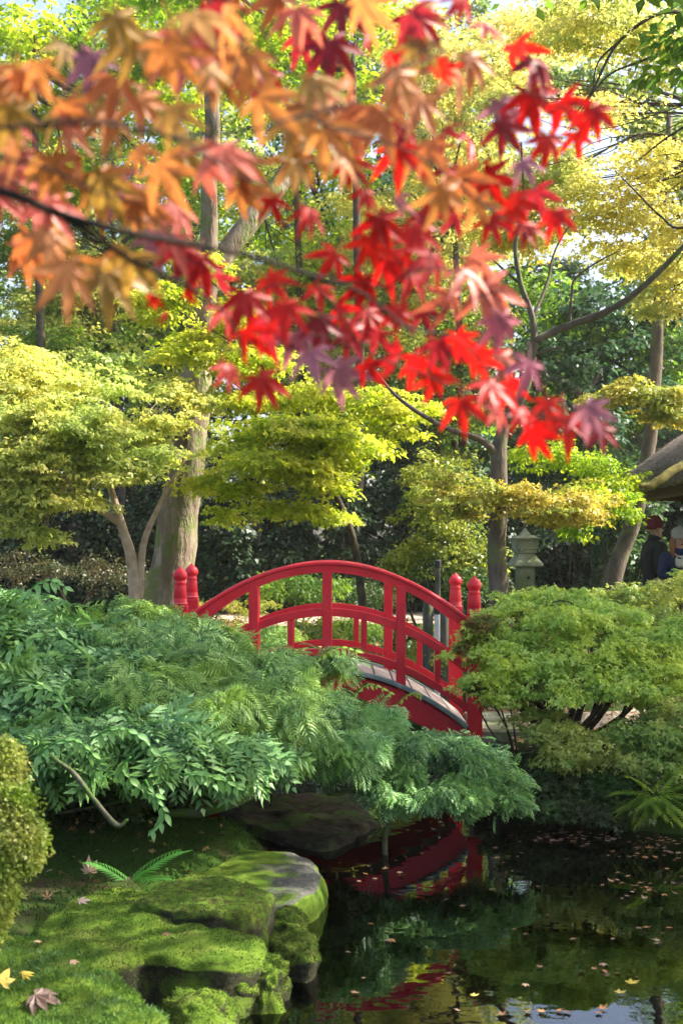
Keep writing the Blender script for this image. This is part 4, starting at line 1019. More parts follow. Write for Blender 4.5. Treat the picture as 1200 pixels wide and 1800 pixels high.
fringe('cutleaf_maple', 'blue green cutleaf maple mound at the left edge', 101, [B(30, 1150, 8.6, 110, 60), B(130, 1130, 8.8, 110, 50), B(60, 1230, 8.0, 120, 55), B(190, 1200, 8.2, 100, 50), B(-60, 1100, 8.6, 90, 70), B(10, 1080, 9, 70, 40)], 'sea_green', TFB, 0.15, 66)
fringe('cutleaf_maple', 'soft blue green cutleaf maple in front of the left bridge end', 102, [B(270, 1130, 8.8, 100, 50), B(340, 1180, 8.5, 100, 50), B(420, 1190, 8.4, 90, 45), B(250, 1220, 8.0, 100, 50), B(370, 1250, 7.9, 110, 50), B(470, 1240, 8.0, 90, 45)], 'blue_green', TF, 0.12, 68, foot=(-1.45, 9.0))
fringe('cutleaf_maple', 'dark small leaved shrub tinged with red below the left bridge posts', 103, [B(250, 1090, 9.9, 50, 30), B(310, 1110, 9.7, 60, 34), B(380, 1130, 9.6, 50, 26), B(210, 1080, 10, 50, 28), B(290, 1150, 9.4, 60, 34)], 'blue_green', TF2, 0.075, 80, cr=0.07)
fringe('cutleaf_maple', 'grey green cutleaf maple hiding the middle of the bridge deck', 104, [B(490, 1180, 9.4, 70, 36), B(560, 1175, 9.5, 60, 30), B(520, 1230, 9.1, 80, 34), B(450, 1160, 9.7, 50, 26)], 'blue_green', TF, 0.10, 60, cr=0.09, foot=(-1.3, 10.2))
fringe('cutleaf_maple', 'sea green cutleaf maple overhanging the water left of the arch', 105, [B(580, 1270, 8.8, 80, 34), B(650, 1270, 8.9, 55, 30), B(500, 1300, 8.4, 90, 36), B(600, 1310, 8.5, 80, 30), B(690, 1290, 9.0, 40, 22)], 'sea_green', TF, 0.105, 60, cr=0.09, foot=(-1.3, 9.6))
fringe('cutleaf_maple', 'low blue green fronds above the mossy hollow at left', 106, [B(120, 1300, 7.4, 120, 40), B(240, 1310, 7.4, 110, 40), B(360, 1320, 7.6, 90, 36), B(40, 1310, 7.4, 80, 40), B(430, 1320, 7.9, 70, 30)], 'sea_green', TFB, 0.13, 62, foot=(-1.9, 8.2))
# conifer-like shrub on a thin stem standing in the water
fringe('water_shrub', 'rounded sea green shrub on one thin stem rising from the water', 107, [B(800, 1340, 8.9, 75, 38), B(740, 1330, 8.8, 70, 40), B(860, 1380, 8.8, 55, 34), B(690, 1350, 8.7, 50, 36), B(780, 1395, 8.6, 75, 26), B(840, 1330, 9.0, 50, 28), B(760, 1310, 9.1, 60, 20), B(680, 1390, 8.5, 40, 24), B(880, 1405, 8.7, 38, 18)],
       'sea_green', T_feather(5, 0.38, 0.06, 0.2), 0.074, 66, per_leaf=14, cr=0.07, group=None, foot=(at(678, 0, 8.6).x, 8.6), stem=0.010, hub=at(684, 1415, 8.6),
       extra=[([at(678, 1545, 8.6), at(676, 1480, 8.6), at(682, 1430, 8.6), at(690, 1370, 8.7)], [0.022, 0.018, 0.016, 0.012]), ([at(682, 1430, 8.6), at(640, 1395, 8.6), at(590, 1385, 8.6), at(560, 1350, 8.7)], [0.012, 0.012, 0.010, 0.006])])
# undergrowth behind so that no bare ground shows through
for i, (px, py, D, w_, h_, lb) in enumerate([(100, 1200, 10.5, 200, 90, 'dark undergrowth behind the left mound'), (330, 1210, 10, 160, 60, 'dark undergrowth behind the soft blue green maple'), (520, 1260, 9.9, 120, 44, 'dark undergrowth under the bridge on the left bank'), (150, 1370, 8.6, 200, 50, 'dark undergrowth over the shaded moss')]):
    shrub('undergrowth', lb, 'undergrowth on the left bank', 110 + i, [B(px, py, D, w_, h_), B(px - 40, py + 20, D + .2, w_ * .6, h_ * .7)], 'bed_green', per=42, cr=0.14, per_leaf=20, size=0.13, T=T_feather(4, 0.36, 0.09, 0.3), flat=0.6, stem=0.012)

# boxwood-like bush at the left edge, close
shrub('box_bush', 'yellow green small leaved bush at the lower left edge', None, 120, [B(0, 1350, 4.8, 42, 50), B(20, 1420, 4.7, 42, 50), B(22, 1490, 4.65, 52, 50), B(-30, 1560, 4.6, 62, 60), B(-60, 1430, 4.9, 80, 120), B(38, 1470, 4.7, 36, 40), B(-70, 1620, 4.7, 80, 80), B(-20, 1600, 4.6, 34, 30)], 'box', per=185, cr=0.035, per_leaf=40, size=0.014, T=T_kite(0.34), flat=0.8, stem=0.008, jit=0.9, shell=0.7, low=0.9, foot=(-1.7, 4.9))

# ------------------------------------------------------------------ right bank bushes
TS3 = T_star(((-58, .85), (0, 1), (58, .85)), 0.2)
RG = 'mounded maples on the right bank'
pads = []
rg = random.Random(9)
for (px, py, D, w_, h_) in [(850, 1120, 10.3, 45, 26), (900, 1080, 10.6, 60, 26), (960, 1055, 10.8, 60, 24), (1020, 1070, 10.6, 60, 26), (1080, 1090, 10.4, 60, 26), (890, 1150, 10.1, 70, 26), (960, 1120, 10.3, 70, 26), (1040, 1140, 10.1, 75, 26), (1120, 1130, 10.2, 70, 28),
                            (860, 1195, 9.9, 50, 20), (930, 1200, 9.9, 70, 22), (1010, 1200, 9.8, 70, 22), (1090, 1200, 9.8, 70, 22), (1160, 1180, 9.9, 60, 26), (1190, 1120, 10.2, 50, 30), (980, 1160, 10, 60, 20), (1070, 1170, 9.9, 60, 20), (900, 1230, 9.8, 40, 14), (1180, 1230, 9.8, 60, 20), (850, 1150, 10.15, 40, 24), (990, 1090, 10.2, 70, 24), (900, 1170, 9.9, 60, 22), (1000, 1225, 9.7, 50, 14), (1100, 1215, 9.7, 60, 14), (1150, 1150, 10, 60, 24)]:
    pads.append(B(px, py, D, w_, h_))
shrub('mounded_maple', 'bright green mounded maple at the right foot of the bridge', RG, 130, pads, 'fresh', per=28, cr=0.095, per_leaf=36, size=0.034, T=TS3, flat=0.35, stem=0.03, foot=(at(985, 0, 10.4).x, 10.4), shell=0.7, nst=6)
shrub('mounded_maple', 'smooth yellow green mound in front of the two visitors', RG, 131, [B(1130, 1060, 12.5, 90, 34), B(1200, 1050, 12.3, 80, 36), B(1060, 1065, 12.6, 70, 28), B(1180, 1090, 11.8, 80, 30)], 'fresh_yellow', per=44, cr=0.1, per_leaf=38, size=0.033, T=TS3, flat=0.5, stem=0.03, shell=0.75)
shrub('mounded_maple', 'olive low bush under the right mound by the water', RG, 132, [B(980, 1290, 9.6, 50, 22), B(1060, 1310, 9.5, 60, 24), B(1130, 1290, 9.5, 70, 26), B(1190, 1260, 9.6, 60, 30), B(1000, 1330, 9.4, 50, 20), B(1150, 1340, 9.3, 70, 24), B(950, 1260, 9.9, 36, 16), B(1190, 1310, 9.3, 50, 34)], 'fresh_yellow', per=44, cr=0.09, per_leaf=36, size=0.03, T=TS3, flat=0.4, stem=0.02)
shrub('mounded_maple', 'reddish brown tinted sprays touching the right end post', RG, 133, [B(838, 1110, 10.2, 22, 22), B(825, 1140, 10.2, 16, 14), B(850, 1095, 10.2, 18, 12), B(845, 1205, 10.0, 22, 14)], 'rusty', per=40, cr=0.05, per_leaf=40, size=0.024, T=TS3, flat=0.45, stem=0.008, foot=(at(905, 0, 10.5).x, 10.5))
shrub('mounded_maple', 'dark olive low cover sloping down to the pond at right', RG, 134, [B(990, 1380, 9.5, 60, 26), B(930, 1340, 9.9, 40, 16), B(1080, 1380, 9.4, 60, 26), B(1000, 1415, 9.35, 60, 20), B(1080, 1430, 9.2, 50, 18), B(950, 1400, 9.6, 40, 18), B(900, 1375, 9.9, 40, 14)], 'bed_green', per=60, cr=0.08, per_leaf=32, size=0.032, T=TS3, flat=0.4, stem=0.01)
# trunks under the right mound
e = empty('small_maple_stems', at(1000, 1290, 10.2), 'dark slanting stems showing under the right mound beside the path', 'tree')
e.name = 'slanting_stems'
for pts, rr in (([(1020, 1290), (985, 1262), (960, 1240), (945, 1215)], 0.016), ([(1030, 1292), (1040, 1260), (1050, 1225), (1045, 1190)], 0.024), ([(1093, 1292), (1096, 1260), (1098, 1235), (1105, 1190)], 0.012), ([(1150, 1290), (1135, 1262), (1115, 1238), (1090, 1215)], 0.017), ([(1175, 1270), (1170, 1230), (1185, 1180)], 0.02), ([(975, 1250), (970, 1215), (985, 1180)], 0.012)):
    P, R = smooth_path([at(a, b_, 10.3) for a, b_ in pts], [rr * (1 - 0.5 * i / len(pts)) for i in range(len(pts))], 5)
    MB().tube(P, R, 8).obj('stem', M['bark_dark'], e, True)


# ------------------------------------------------------------------ ferns
def fern(label, c, fronds, mat, size, group='ferns by the pond', T=None):
    """fronds = (azimuth deg, pitch deg, length factor)"""
    e = empty('fern', c, label, 'fern', group)
    T = T or T_feather(13, 0.30, 0.035, 0.30)
    for az, pt, L in fronds:
        a, p = math.radians(az), math.radians(pt)
        d = np.array([[math.sin(a) * math.cos(p), math.cos(a) * math.cos(p), math.sin(p)]]); n_ = np.array([[-math.sin(a) * math.sin(p), -math.cos(a) * math.sin(p), math.cos(p)]])
        V, Fc = scatter(T, np.array([list(c)]), d, n_, size * L)
        link('frond', mesh_np('frond', V, Fc), M[mat], e, False)
    return e


fern('bright fern with three fronds arching over the moss by the pale oak leaf', onz(228, 1553, 0.28), [(70, 42, 1.0), (100, 22, 0.75), (-80, 38, 0.8), (120, 45, 0.6)], 'fern', 0.28)
fern('small limp fern hanging in the dark hollow of the biggest slab', onz(335, 1715, 0.12) + Vector((0, -0.12, 0.03)), [(80, 35, 0.8), (-70, 10, 0.8), (170, -10, 0.6), (40, 50, 0.7), (-120, 5, 0.5)], 'fern', 0.13, T=T_feather(4, 0.34, 0.12, 0.5))
fern('large dim fern on the right bank by the edge of the view', at(1150, 1400, 9.0), [(-80, 15, 1), (-110, 0, 1.1), (-140, 5, 1.1), (180, 0, 1.0), (150, 0, 1.1), (120, 12, 1.1), (90, 30, 1), (-100, 50, 0.8), (60, 50, 0.9), (-160, -10, 0.9), (165, -15, 0.9), (-95, -10, 1), (140, -20, 1), (-130, -25, .9)], 'green_mid', 0.27)
fern('small fern tuft under the blue green fronds at left', at(300, 1400, 7.6), [(-60, 30, 1), (60, 30, 1), (120, 10, 0.8), (-120, 10, 0.9), (180, 10, 0.8)], 'bed_green', 0.22)

# broad leaved sprays in the left bank
def spray(label, pts, D, mat, lsize, seed, group='broad leaved sprays on the left bank', wd=0.32):
    P, R = smooth_path([at(a, b_, D) for a, b_ in pts], [0.006, *[0.004] * (len(pts) - 2), 0.002], 5)
    e = empty('leafy_spray', P[0], label, 'plant', group)
    MB().tube(P, R, 6).obj('stem', M['fern'], e, True)
    rng = random.Random(seed)
    for i in range(2, len(P), 2):
        for s in (-1, 1):
            t = (P[min(i + 1, len(P) - 1)] - P[i - 1]).normalized(); d = (t * 0.6 + Vector((s * 0.7 * abs(t.z) + 0.0, -0.2, s * 0.5 * abs(t.x) - 0.45))).normalized()
            V, Fc = scatter(broad, np.array([list(P[i])]), np.array([list(d)]), np.array([[rng.uniform(-.3, .3), -0.7, 0.7]]), lsize * rng.uniform(0.5, 1.0))
            link('leaf', mesh_np('leaf', V, Fc), M[mat], e)


def T_broad():
    V = []; Fc = []
    prof = [(0, .02), (.2, .15), (.42, .22), (.7, .15), (.88, .06), (1, .0)]
    for t, w_ in prof:
        V += [(-w_, t, .06 - .25 * t * t), (0, t, -.25 * t * t), (w_, t, .06 - .25 * t * t)]
    for i in range(len(prof) - 1):
        for k in (0, 1): a = i * 3 + k; Fc.append((a, a + 1, a + 4, a + 3))
    return np.array(V, float), np.array(Fc)


broad = T_broad()
for i, (pts, D, s) in enumerate([([(255, 1370), (270, 1400), (290, 1430), (262, 1465)], 6.9, 0.075), ([(320, 1362), (350, 1360), (385, 1368), (420, 1385)], 7.0, 0.085), ([(230, 1330), (215, 1350), (240, 1380), (280, 1400)], 6.9, 0.085),
                                 ([(120, 1250), (100, 1220), (60, 1210), (10, 1230)], 7.0, 0.09), ([(150, 1150), (110, 1120), (60, 1120), (10, 1150)], 7.6, 0.09), ([(160, 1300), (200, 1280), (240, 1290), (270, 1320)], 6.8, 0.08),
                                 ([(60, 1340), (90, 1310), (130, 1300), (170, 1330)], 6.8, 0.08), ([(560, 1165), (575, 1145), (600, 1138), (630, 1145)], 9.3, 0.07), ([(620, 1225), (640, 1205), (660, 1205), (690, 1220)], 9.4, 0.05), ([(640, 1330), (620, 1300), (600, 1290), (570, 1300)], 8.3, 0.10),
                                 ([(690, 1245), (710, 1225), (725, 1218), (740, 1222)], 10.2, 0.05), ([(40, 1060), (60, 1030), (90, 1020), (120, 1035)], 8.4, 0.09)]):
    lbs = ['hanging spray of oval leaves over the shaded moss', 'row of oval leaves reaching right above the root', 'lowest broad leaved spray under the left mound', 'broad leaved spray at the left edge halfway down the mound', 'broad leaved spray high on the left mound', 'broad leaved spray above the lichen covered branch', 'broad leaved spray just above the yellow green bush',
           'pale spray in front of the bridge bottom rail', 'thin spray crossing the red girder', 'broad leaves below the soft blue green maple', 'narrow leaves poking up before the girder near the right end', 'upright leaves on top of the left mound']
    spray(lbs[i], pts, D, 'sea_green' if i not in (7, 8, 10) else 'fresh', s, i)

# lichen branch and root at left
P, R = smooth_path([at(90, 1330, 6.7), at(130, 1360, 6.7), at(165, 1405, 6.7), at(205, 1450, 6.7), at(225, 1440, 6.7)], [0.009, 0.013, 0.012, 0.013, 0.006], 6)
tag(MB().tube(P, R, 10).obj('fallen_branch', M['bark_lichen'], None, True), 'lichen covered crooked branch slanting down the shaded left bank', 'branch')
P, R = smooth_path([at(290, 1430, 8), at(345, 1428, 8), at(400, 1415, 8), at(440, 1400, 8.1), at(490, 1375, 8.3)], [0.02, 0.032, 0.028, 0.022, 0.01], 6)
tag(MB().tube(P, R, 10).obj('tree_root', M['bark_lichen'], None, True), 'mossy root curving above the dark water behind the grey slab', 'root')

# ------------------------------------------------------------------ stone lantern
LD = 16.8
lp = at(922, 1100, LD); lx, ly = lp.x, lp.y; k = LD / F
ln = empty('stone_lantern', (lx, ly, gz(lx, ly)), 'mossy square stone lantern behind the forked trunk', 'lantern')
def ly_z(py): return at(0, py, LD).z
z0 = gz(lx, ly)
MB().lathe((lx, ly, 0), [(0.208, z0 - .05), (0.208, z0 + .12), (0.160, z0 + .16)], 4).obj('base', M['stone'], ln)
MB().lathe((lx, ly, 0), [(0.132, z0 + .16), (0.132, ly_z(996))], 4).obj('shaft', M['stone'], ln)
MB().lathe((lx, ly, 0), [(0.02, 0), (0.02, 0.012)], 10).obj('hole', M['black'], ln).rotation_euler = (0, 0, 0)
MB().lathe((lx, ly, 0), [(0.240, ly_z(996)), (0.252, ly_z(994)), (0.240, ly_z(990)), (0.160, ly_z(978)), (0.128, ly_z(972))], 4).obj('lower_roof', M['stone'], ln)
MB().lathe((lx, ly, 0), [(0.160, ly_z(971.5)), (0.160, ly_z(966))], 4).obj('slab', M['stone'], ln)
MB().lathe((lx, ly, 0), [(0.180, ly_z(965)), (0.188, ly_z(950))], 4).obj('fire_box', M['stone'], ln)
MB().lathe((lx, ly, 0), [(0.216, ly_z(949)), (0.224, ly_z(946)), (0.096, ly_z(942)), (0.040, ly_z(934)), (0.016, ly_z(928))], 4).obj('cap', M['stone'], ln)
for c in ln.children:
    me = c.data
    R_ = Matrix.Translation((lx, ly, 0)) @ Matrix.Rotation(math.radians(45 + 8), 4, 'Z') @ Matrix.Translation((-lx, -ly, 0)); me.transform(R_)
for c in list(ln.children):
    if c.name.startswith('hole'): bpy.data.objects.remove(c)
P = [Vector((lx + 0.03, ly - 0.103, ly_z(1015))), Vector((lx + 0.028, ly - 0.08, ly_z(1015)))]
MB().tube([P[0] + Vector((0, -0.004, 0)), P[1]], [0.016, 0.016], 10).obj('hole', M['black'], ln)

# ------------------------------------------------------------------ wooden post and stumps beyond the bridge
PD = 14.0
e = empty('wooden_post', (at(768, 0, PD).x, PD, gz(at(768, 0, PD).x, PD)), 'thin grey post with a black top and white foot beyond the bridge', 'post')
x = at(768, 0, PD).x
def zz(py): return at(0, py, PD).z
MB().box((x, PD, (zz(998) + zz(1068)) / 2), (0.052, 0.05, zz(998) - zz(1068)), None, 0.005).obj('shaft', M['wood_grey'], e)
MB().box((x + .005, PD, (zz(984) + zz(998)) / 2), (0.062, 0.06, zz(984) - zz(998)), None, 0.012).obj('cap', M['black'], e)
MB().box((x, PD, (zz(1068) + zz(1080)) / 2), (0.056, 0.054, zz(1068) - zz(1080)), None, 0.004).obj('band', M['black'], e)
MB().box((x - .002, PD, (zz(1080) + gz(x, PD) - .1) / 2), (0.052, 0.05, zz(1080) - gz(x, PD) + .1), None, 0.004).obj('foot', M['white_wood'], e)
for px, top, r, lb in ((752, 1052, 0.058, 'weathered grey stump left of the thin grey post'), (781, 1062, 0.055, 'weathered grey stump right of the thin grey post')):
    x = at(px, 0, PD + .25).x; zt_ = at(0, top, PD + .25).z; zg = gz(x, PD + .25)
    pr = [(r * 1.15, zg - .1), (r * 1.05, zg + .1), (r, zg + (zt_ - zg) * .5), (r * .97, zt_ - .01), (r * .85, zt_)]
    mb = MB().lathe((x, PD + .25, 0), pr, 18); mb.V = [v + Vector((noise.noise(v * 9), noise.noise(v * 9 + Vector((5, 5, 5))), 0)) * .012 for v in mb.V]
    tag(mb.obj('tree_stump', M['wood_grey'], None, True), lb, 'stump', 'weathered stumps beyond the bridge')

# ------------------------------------------------------------------ thatched pavilion at the right edge
PVD = 15.2
px0 = at(1128, 845, PVD)                       # left eave corner
cx, cy_ = px0.x + 2.50, PVD + 2.0
pv = empty('pavilion', (cx, cy_, gz(cx, cy_)), 'thatched roof corner of an open pavilion at the right edge', 'pavilion')
ez = at(0, 838, PVD).z
HS = 2.0
mb = MB(); V = []; Fc = []
prof = []                                      # (half size, z) rings of the thatch, from under the eave to the ridge
for s_, z_ in ((HS - 0.28, ez + 0.02), (HS - 0.06, ez - 0.04), (HS, ez + 0.05), (HS - 0.02, ez + 0.20), (HS - 0.14, ez + 0.34), (HS - 0.5, ez + 0.62), (HS - 1.0, ez + 0.95), (0.35, ez + 1.5), (0.05, ez + 1.6)): prof.append((s_, z_))
A = 64
for s_, z_ in prof:
    for k in range(A):
        a = 2 * math.pi * k / A; ca, sa = math.cos(a), math.sin(a); mm = (abs(ca) ** 7 + abs(sa) ** 7) ** (1 / 7)
        p = Vector((cx + s_ * ca / mm, cy_ + s_ * sa / mm, z_)); p += Vector((noise.noise(p * 6), noise.noise(p * 6 + Vector((3, 1, 2))), noise.noise(p * 7))) * 0.03
        V.append(p)
for i in range(len(prof) - 1):
    for k in range(A): Fc.append((i * A + k, i * A + (k + 1) % A, (i + 1) * A + (k + 1) % A, (i + 1) * A + k))
Fc.append(tuple(range((len(prof) - 1) * A, len(prof) * A)))
link('thatch', mesh_py('thatch', V, Fc), M['thatch'], pv)
# ragged straw ends along the roof
rng = np.random.default_rng(3)
me_ = [c for c in pv.children if c.name.startswith('thatch')][0].data
Pn, Nn = sample_mesh(me_, 9000, rng, -0.3)
Dn = norm(np.stack([(Pn[:, 0] - cx), (Pn[:, 1] - cy_), -1.0 + 0 * Pn[:, 0]], 1) + rng.normal(size=Pn.shape) * 0.35)
V, Fc = scatter(T_kite(0.04, 0), Pn, Dn, Nn, 0.13 * (0.4 + rng.random(len(Pn))))
tag(link('straw', mesh_np('straw', V, Fc), M['thatch'], pv, False), kind='stuff')
for sx, sy, ln_, hor in ((0, -1, 1, True), (-1, 0, 1, False), (0, 1, 1, True), (1, 0, 1, False)):
    c_ = (cx + sx * (HS - 0.3), cy_ + sy * (HS - 0.3), ez - 0.06)
    MB().box(c_, (2 * HS - 0.6, 0.10, 0.14) if hor else (0.10, 2 * HS - 0.82, 0.14), None, 0.01).obj('beam', M['wood_dark'], pv)
for i in range(9):
    x = cx - HS + 0.4 + i * (2 * HS - 0.8) / 8
    P = [Vector((x, cy_ - HS + 0.06, ez + 0.0)), Vector((cx + (x - cx) * 0.3, cy_ - 0.3, ez + 0.75))]
    MB().tube(P, [0.035, 0.03], 6).obj('rafter', M['wood_dark'], pv)
P, R = smooth_path([at(1125, 853, 14.9), at(1145, 853, 14.95), at(1165, 840, 15.0), at(1215, 805, 15.2)], [0.02, 0.045, 0.05, 0.045], 5)
MB().tube([p + Vector((noise.noise(p * 9), 0, noise.noise(p * 9 + Vector((4, 4, 4))))) * .03 for p in P], R, 9).obj('mossy_pole', M['wood_moss'], pv, True)
for sx in (-1, 1):
    for sy in (-1, 1):
        q = (cx + sx * (HS - 0.35) + (0.7 if sx < 0 else 0), cy_ + sy * (HS - 0.35)); zg = gz(*q)
        MB().tube([(q[0], q[1], zg - .1), (q[0], q[1], ez - .1)], [0.07, 0.065], 10).obj('pillar', M['wood_dark'], pv, True)


# ------------------------------------------------------------------ people
def skin_obj(name, J, Ed, mat, parent, sub=2):
    """J = {name: (pos, rx, ry)}; a surface grown along the skeleton"""
    keys = list(J); me = bpy.data.meshes.new(name)
    me.from_pydata([J[k_][0] for k_ in keys], [(keys.index(a), keys.index(b_)) for a, b_ in Ed], []); me.update()
    o = bpy.data.objects.new(name, me); COL.objects.link(o)
    md = o.modifiers.new('Skin', 'SKIN'); md.use_smooth_shade = True
    for i, k_ in enumerate(keys):
        sv = me.skin_vertices[0].data[i]; q = J[k_]; sv.radius = (q[1], q[2] if len(q) > 2 else q[1]); sv.use_root = (i == 0)
    s_ = o.modifiers.new('Subd', 'SUBSURF'); s_.levels = sub; s_.render_levels = sub
    dg = bpy.context.evaluated_depsgraph_get(); m2 = bpy.data.meshes.new_from_object(o.evaluated_get(dg))
    bpy.data.objects.remove(o)
    m2.materials.clear()
    return link(name, m2, mat, parent)


def person(label, x, y, H, face, mats, arms, head_off=(0, 0), lean=0.0):
    """face = yaw in degrees (0 = +X); arms = for L, R: elbow and hand in body frame (fwd, side, up fraction of H)"""
    z0 = gz(x, y); e = empty('person', (x, y, z0), label, 'person', 'visitors behind the right mound')
    a = math.radians(face); fx = Vector((math.cos(a), math.sin(a), 0)); sx = Vector((-math.sin(a), math.cos(a), 0))
    def W(f, s, u): return Vector((x, y, z0)) + fx * f * H + sx * s * H + Vector((0, 0, u * H)) + fx * lean * max(0, u - .5) * H
    hf, hs = head_off
    hd = lambda f, s, u: W(f + hf, s + hs, u)
    J = {'pelvis': (W(0, 0, .53), .085 * H, .06 * H), 'waist': (W(0, 0, .62), .075 * H, .055 * H), 'chest': (W(0, 0, .73), .09 * H, .06 * H), 'upper': (W(0, 0, .80), .07 * H, .05 * H), 'neck': (W(0.005, 0, .855), .032 * H), 'jaw': (hd(.012, 0, .89), .036 * H), 'skull': (hd(.004, 0, .935), .05 * H, .055 * H), 'crown': (hd(.0, 0, .965), .038 * H)}
    Ed = [('pelvis', 'waist'), ('waist', 'chest'), ('chest', 'upper'), ('upper', 'neck'), ('neck', 'jaw'), ('jaw', 'skull'), ('skull', 'crown')]
    JJ = {'pelvis': (W(0, 0, .46), .10 * H, .075 * H), 'waist': (W(0, 0, .61), .092 * H, .066 * H), 'chest': (W(0, 0, .72), .10 * H, .070 * H), 'upper': (W(-.005, 0, .80), .075 * H, .055 * H), 'collar': (W(0, 0, .85), .042 * H)}
    JE = [('pelvis', 'waist'), ('waist', 'chest'), ('chest', 'upper'), ('upper', 'collar')]
    TJ = {'pelvis': (W(0, 0, .50), .08 * H, .06 * H)}; TE = []
    for s, nm in ((1, 'l'), (-1, 'r')):
        el, ha = arms[0 if s > 0 else 1]
        sh = W(-.005, .10 * s, .80); elp = W(el[0], el[1] * s, el[2]); hap = W(ha[0], ha[1] * s, ha[2])
        J['sh' + nm] = (sh, .036 * H); J['el' + nm] = (elp, .026 * H); J['wr' + nm] = (hap, .016 * H)
        Ed += [('upper', 'sh' + nm), ('sh' + nm, 'el' + nm), ('el' + nm, 'wr' + nm)]
        JJ['sh' + nm] = (sh, .046 * H); JJ['el' + nm] = (elp, .038 * H); JJ['wr' + nm] = (elp.lerp(hap, .88), .028 * H)
        JE += [('upper', 'sh' + nm), ('sh' + nm, 'el' + nm), ('el' + nm, 'wr' + nm)]
        J['hip' + nm] = (W(0, .05 * s, .48), .05 * H); J['kn' + nm] = (W(.01, .055 * s, .27), .034 * H); J['an' + nm] = (W(-.01, .055 * s, .045), .022 * H); J['toe' + nm] = (W(.07, .06 * s, .018), .018 * H)
        Ed += [('pelvis', 'hip' + nm), ('hip' + nm, 'kn' + nm), ('kn' + nm, 'an' + nm), ('an' + nm, 'toe' + nm)]
        TJ['hip' + nm] = (W(0, .052 * s, .46), .058 * H); TJ['kn' + nm] = (W(.01, .055 * s, .27), .042 * H); TJ['an' + nm] = (W(-.01, .055 * s, .06), .03 * H)
        TE += [('pelvis', 'hip' + nm), ('hip' + nm, 'kn' + nm), ('kn' + nm, 'an' + nm)]
        # hand: palm and five fingers
        fd = (hap - elp).normalized(); sd_ = fd.cross(Vector((0, 0, 1))).normalized() if abs(fd.z) < .9 else sx; up_ = sd_.cross(fd)
        J['palm' + nm] = (hap + fd * .03 * H, .017 * H, .009 * H); Ed.append(('wr' + nm, 'palm' + nm))
        for fi in range(4):
            o_ = sd_ * (fi - 1.5) * .011 * H; L = (.030, .034, .032, .024)[fi] * H
            J['f%d%s' % (fi, nm)] = (hap + fd * .045 * H + o_, .0055 * H); J['g%d%s' % (fi, nm)] = (hap + fd * (.045 * H + L) * 1 + o_ - up_ * .012 * H, .0045 * H)
            Ed += [('palm' + nm, 'f%d%s' % (fi, nm)), ('f%d%s' % (fi, nm), 'g%d%s' % (fi, nm))]
        J['t' + nm] = (hap + fd * .03 * H - sd_ * .026 * H - up_ * .01 * H, .006 * H); Ed.append(('palm' + nm, 't' + nm))
    skin_obj('body', J, Ed, M['skin'], e)
    skin_obj('jacket', JJ, JE, M[mats[0]], e)
    skin_obj('trousers', TJ, TE, M['cloth_trouser'], e)
    # face: nose, ears, eyes
    nose = MB().tube([hd(.050, 0, .925), hd(.064, 0, .912), hd(.050, 0, .906)], [.006 * H, .009 * H, .006 * H], 8); nose.obj('nose', M['skin'], e, True)
    for s in (1, -1):
        MB().tube([hd(.0, .047 * s, .935), hd(-.004, .054 * s, .925), hd(.0, .048 * s, .908)], [.007 * H, .010 * H, .006 * H], 8).obj('ear', M['skin'], e, True)
        MB().tube([hd(.047, .018 * s, .929), hd(.054, .018 * s, .929)], [.006 * H, .004 * H], 8).obj('eye', M['black'], e, True)
    MB().tube([hd(.046, .016, .893), hd(.052, 0, .892), hd(.046, -.016, .893)], [.003 * H, .005 * H, .003 * H], 6).obj('mouth', M['knit_maroon'], e, True)
    MB().tube([W(-.005, 0, .835), hd(.0, 0, .86), hd(.004, 0, .872)], [.052 * H, .05 * H, .043 * H], 14).obj('collar', M[mats[0]], e, True)
    # knitted hat
    c = hd(-.004, 0, .955); mb = MB(); n_ = 22
    prof = [(.055, -.030), (.058, -.026), (.059, -.006), (.056, -.002), (.057, .016), (.053, .036), (.041, .053), (.022, .062), (.004, .065)]
    mb.lathe((0, 0, 0), [(r * H, z_ * H) for r, z_ in prof], n_)
    tilt = Matrix.Rotation(math.radians(-9), 3, sx)
    mb.V = [c + tilt @ v for v in mb.V]; mb.obj('knit_hat', M[mats[1]], e, True)
    return e, hd, W


arm_pocket = ((-.03, .125, .66), (.035, .07, .57))
person('person in a black jacket and maroon knit hat seen from the side', at(1150, 0, 17.7).x, 17.7, 1.78, 12, ('cloth_black', 'knit_maroon'), (arm_pocket, arm_pocket))
e2, hd, W = person('person in navy coat and grey knit hat with a teal cup at the right edge', at(1189, 0, 16.9).x, 16.9, 1.66, -75, ('cloth_navy', 'knit_grey'), (((.02, .13, .66), (.12, .05, .66)), ((.02, .14, .66), (.12, .04, .70))), (0.02, 0.0), 0.03)
H = 1.66
for s in (1, -1):
    MB().tube([hd(-.005, .044 * s, .945), hd(-.002, .055 * s, .90), W(.03, .062 * s, .85), W(.05, .06 * s, .80)], [.018 * H, .022 * H, .02 * H, .008 * H], 8).obj('hair', M['hair_auburn'], e2, True)
MB().tube([hd(-.04, 0, .95), hd(-.045, 0, .90), W(-.04, 0, .85)], [.03 * H, .034 * H, .015 * H], 10).obj('hair', M['hair_auburn'], e2, True)
MB().tube([hd(0, 0, 1.005), hd(0, 0, 1.025)], [.018 * H, .014 * H], 10).obj('pompom', M['knit_grey'], e2, True)
c = W(.165, -.02, .70)
cup = MB().lathe((c.x, c.y, c.z - .07), [(.028, 0), (.036, .10), (.037, .11)], 16).obj('paper_cup', M['teal'], None, True); tag(cup, 'teal paper cup with a cream lid held by the person in navy', 'cup')
cup.data.update()
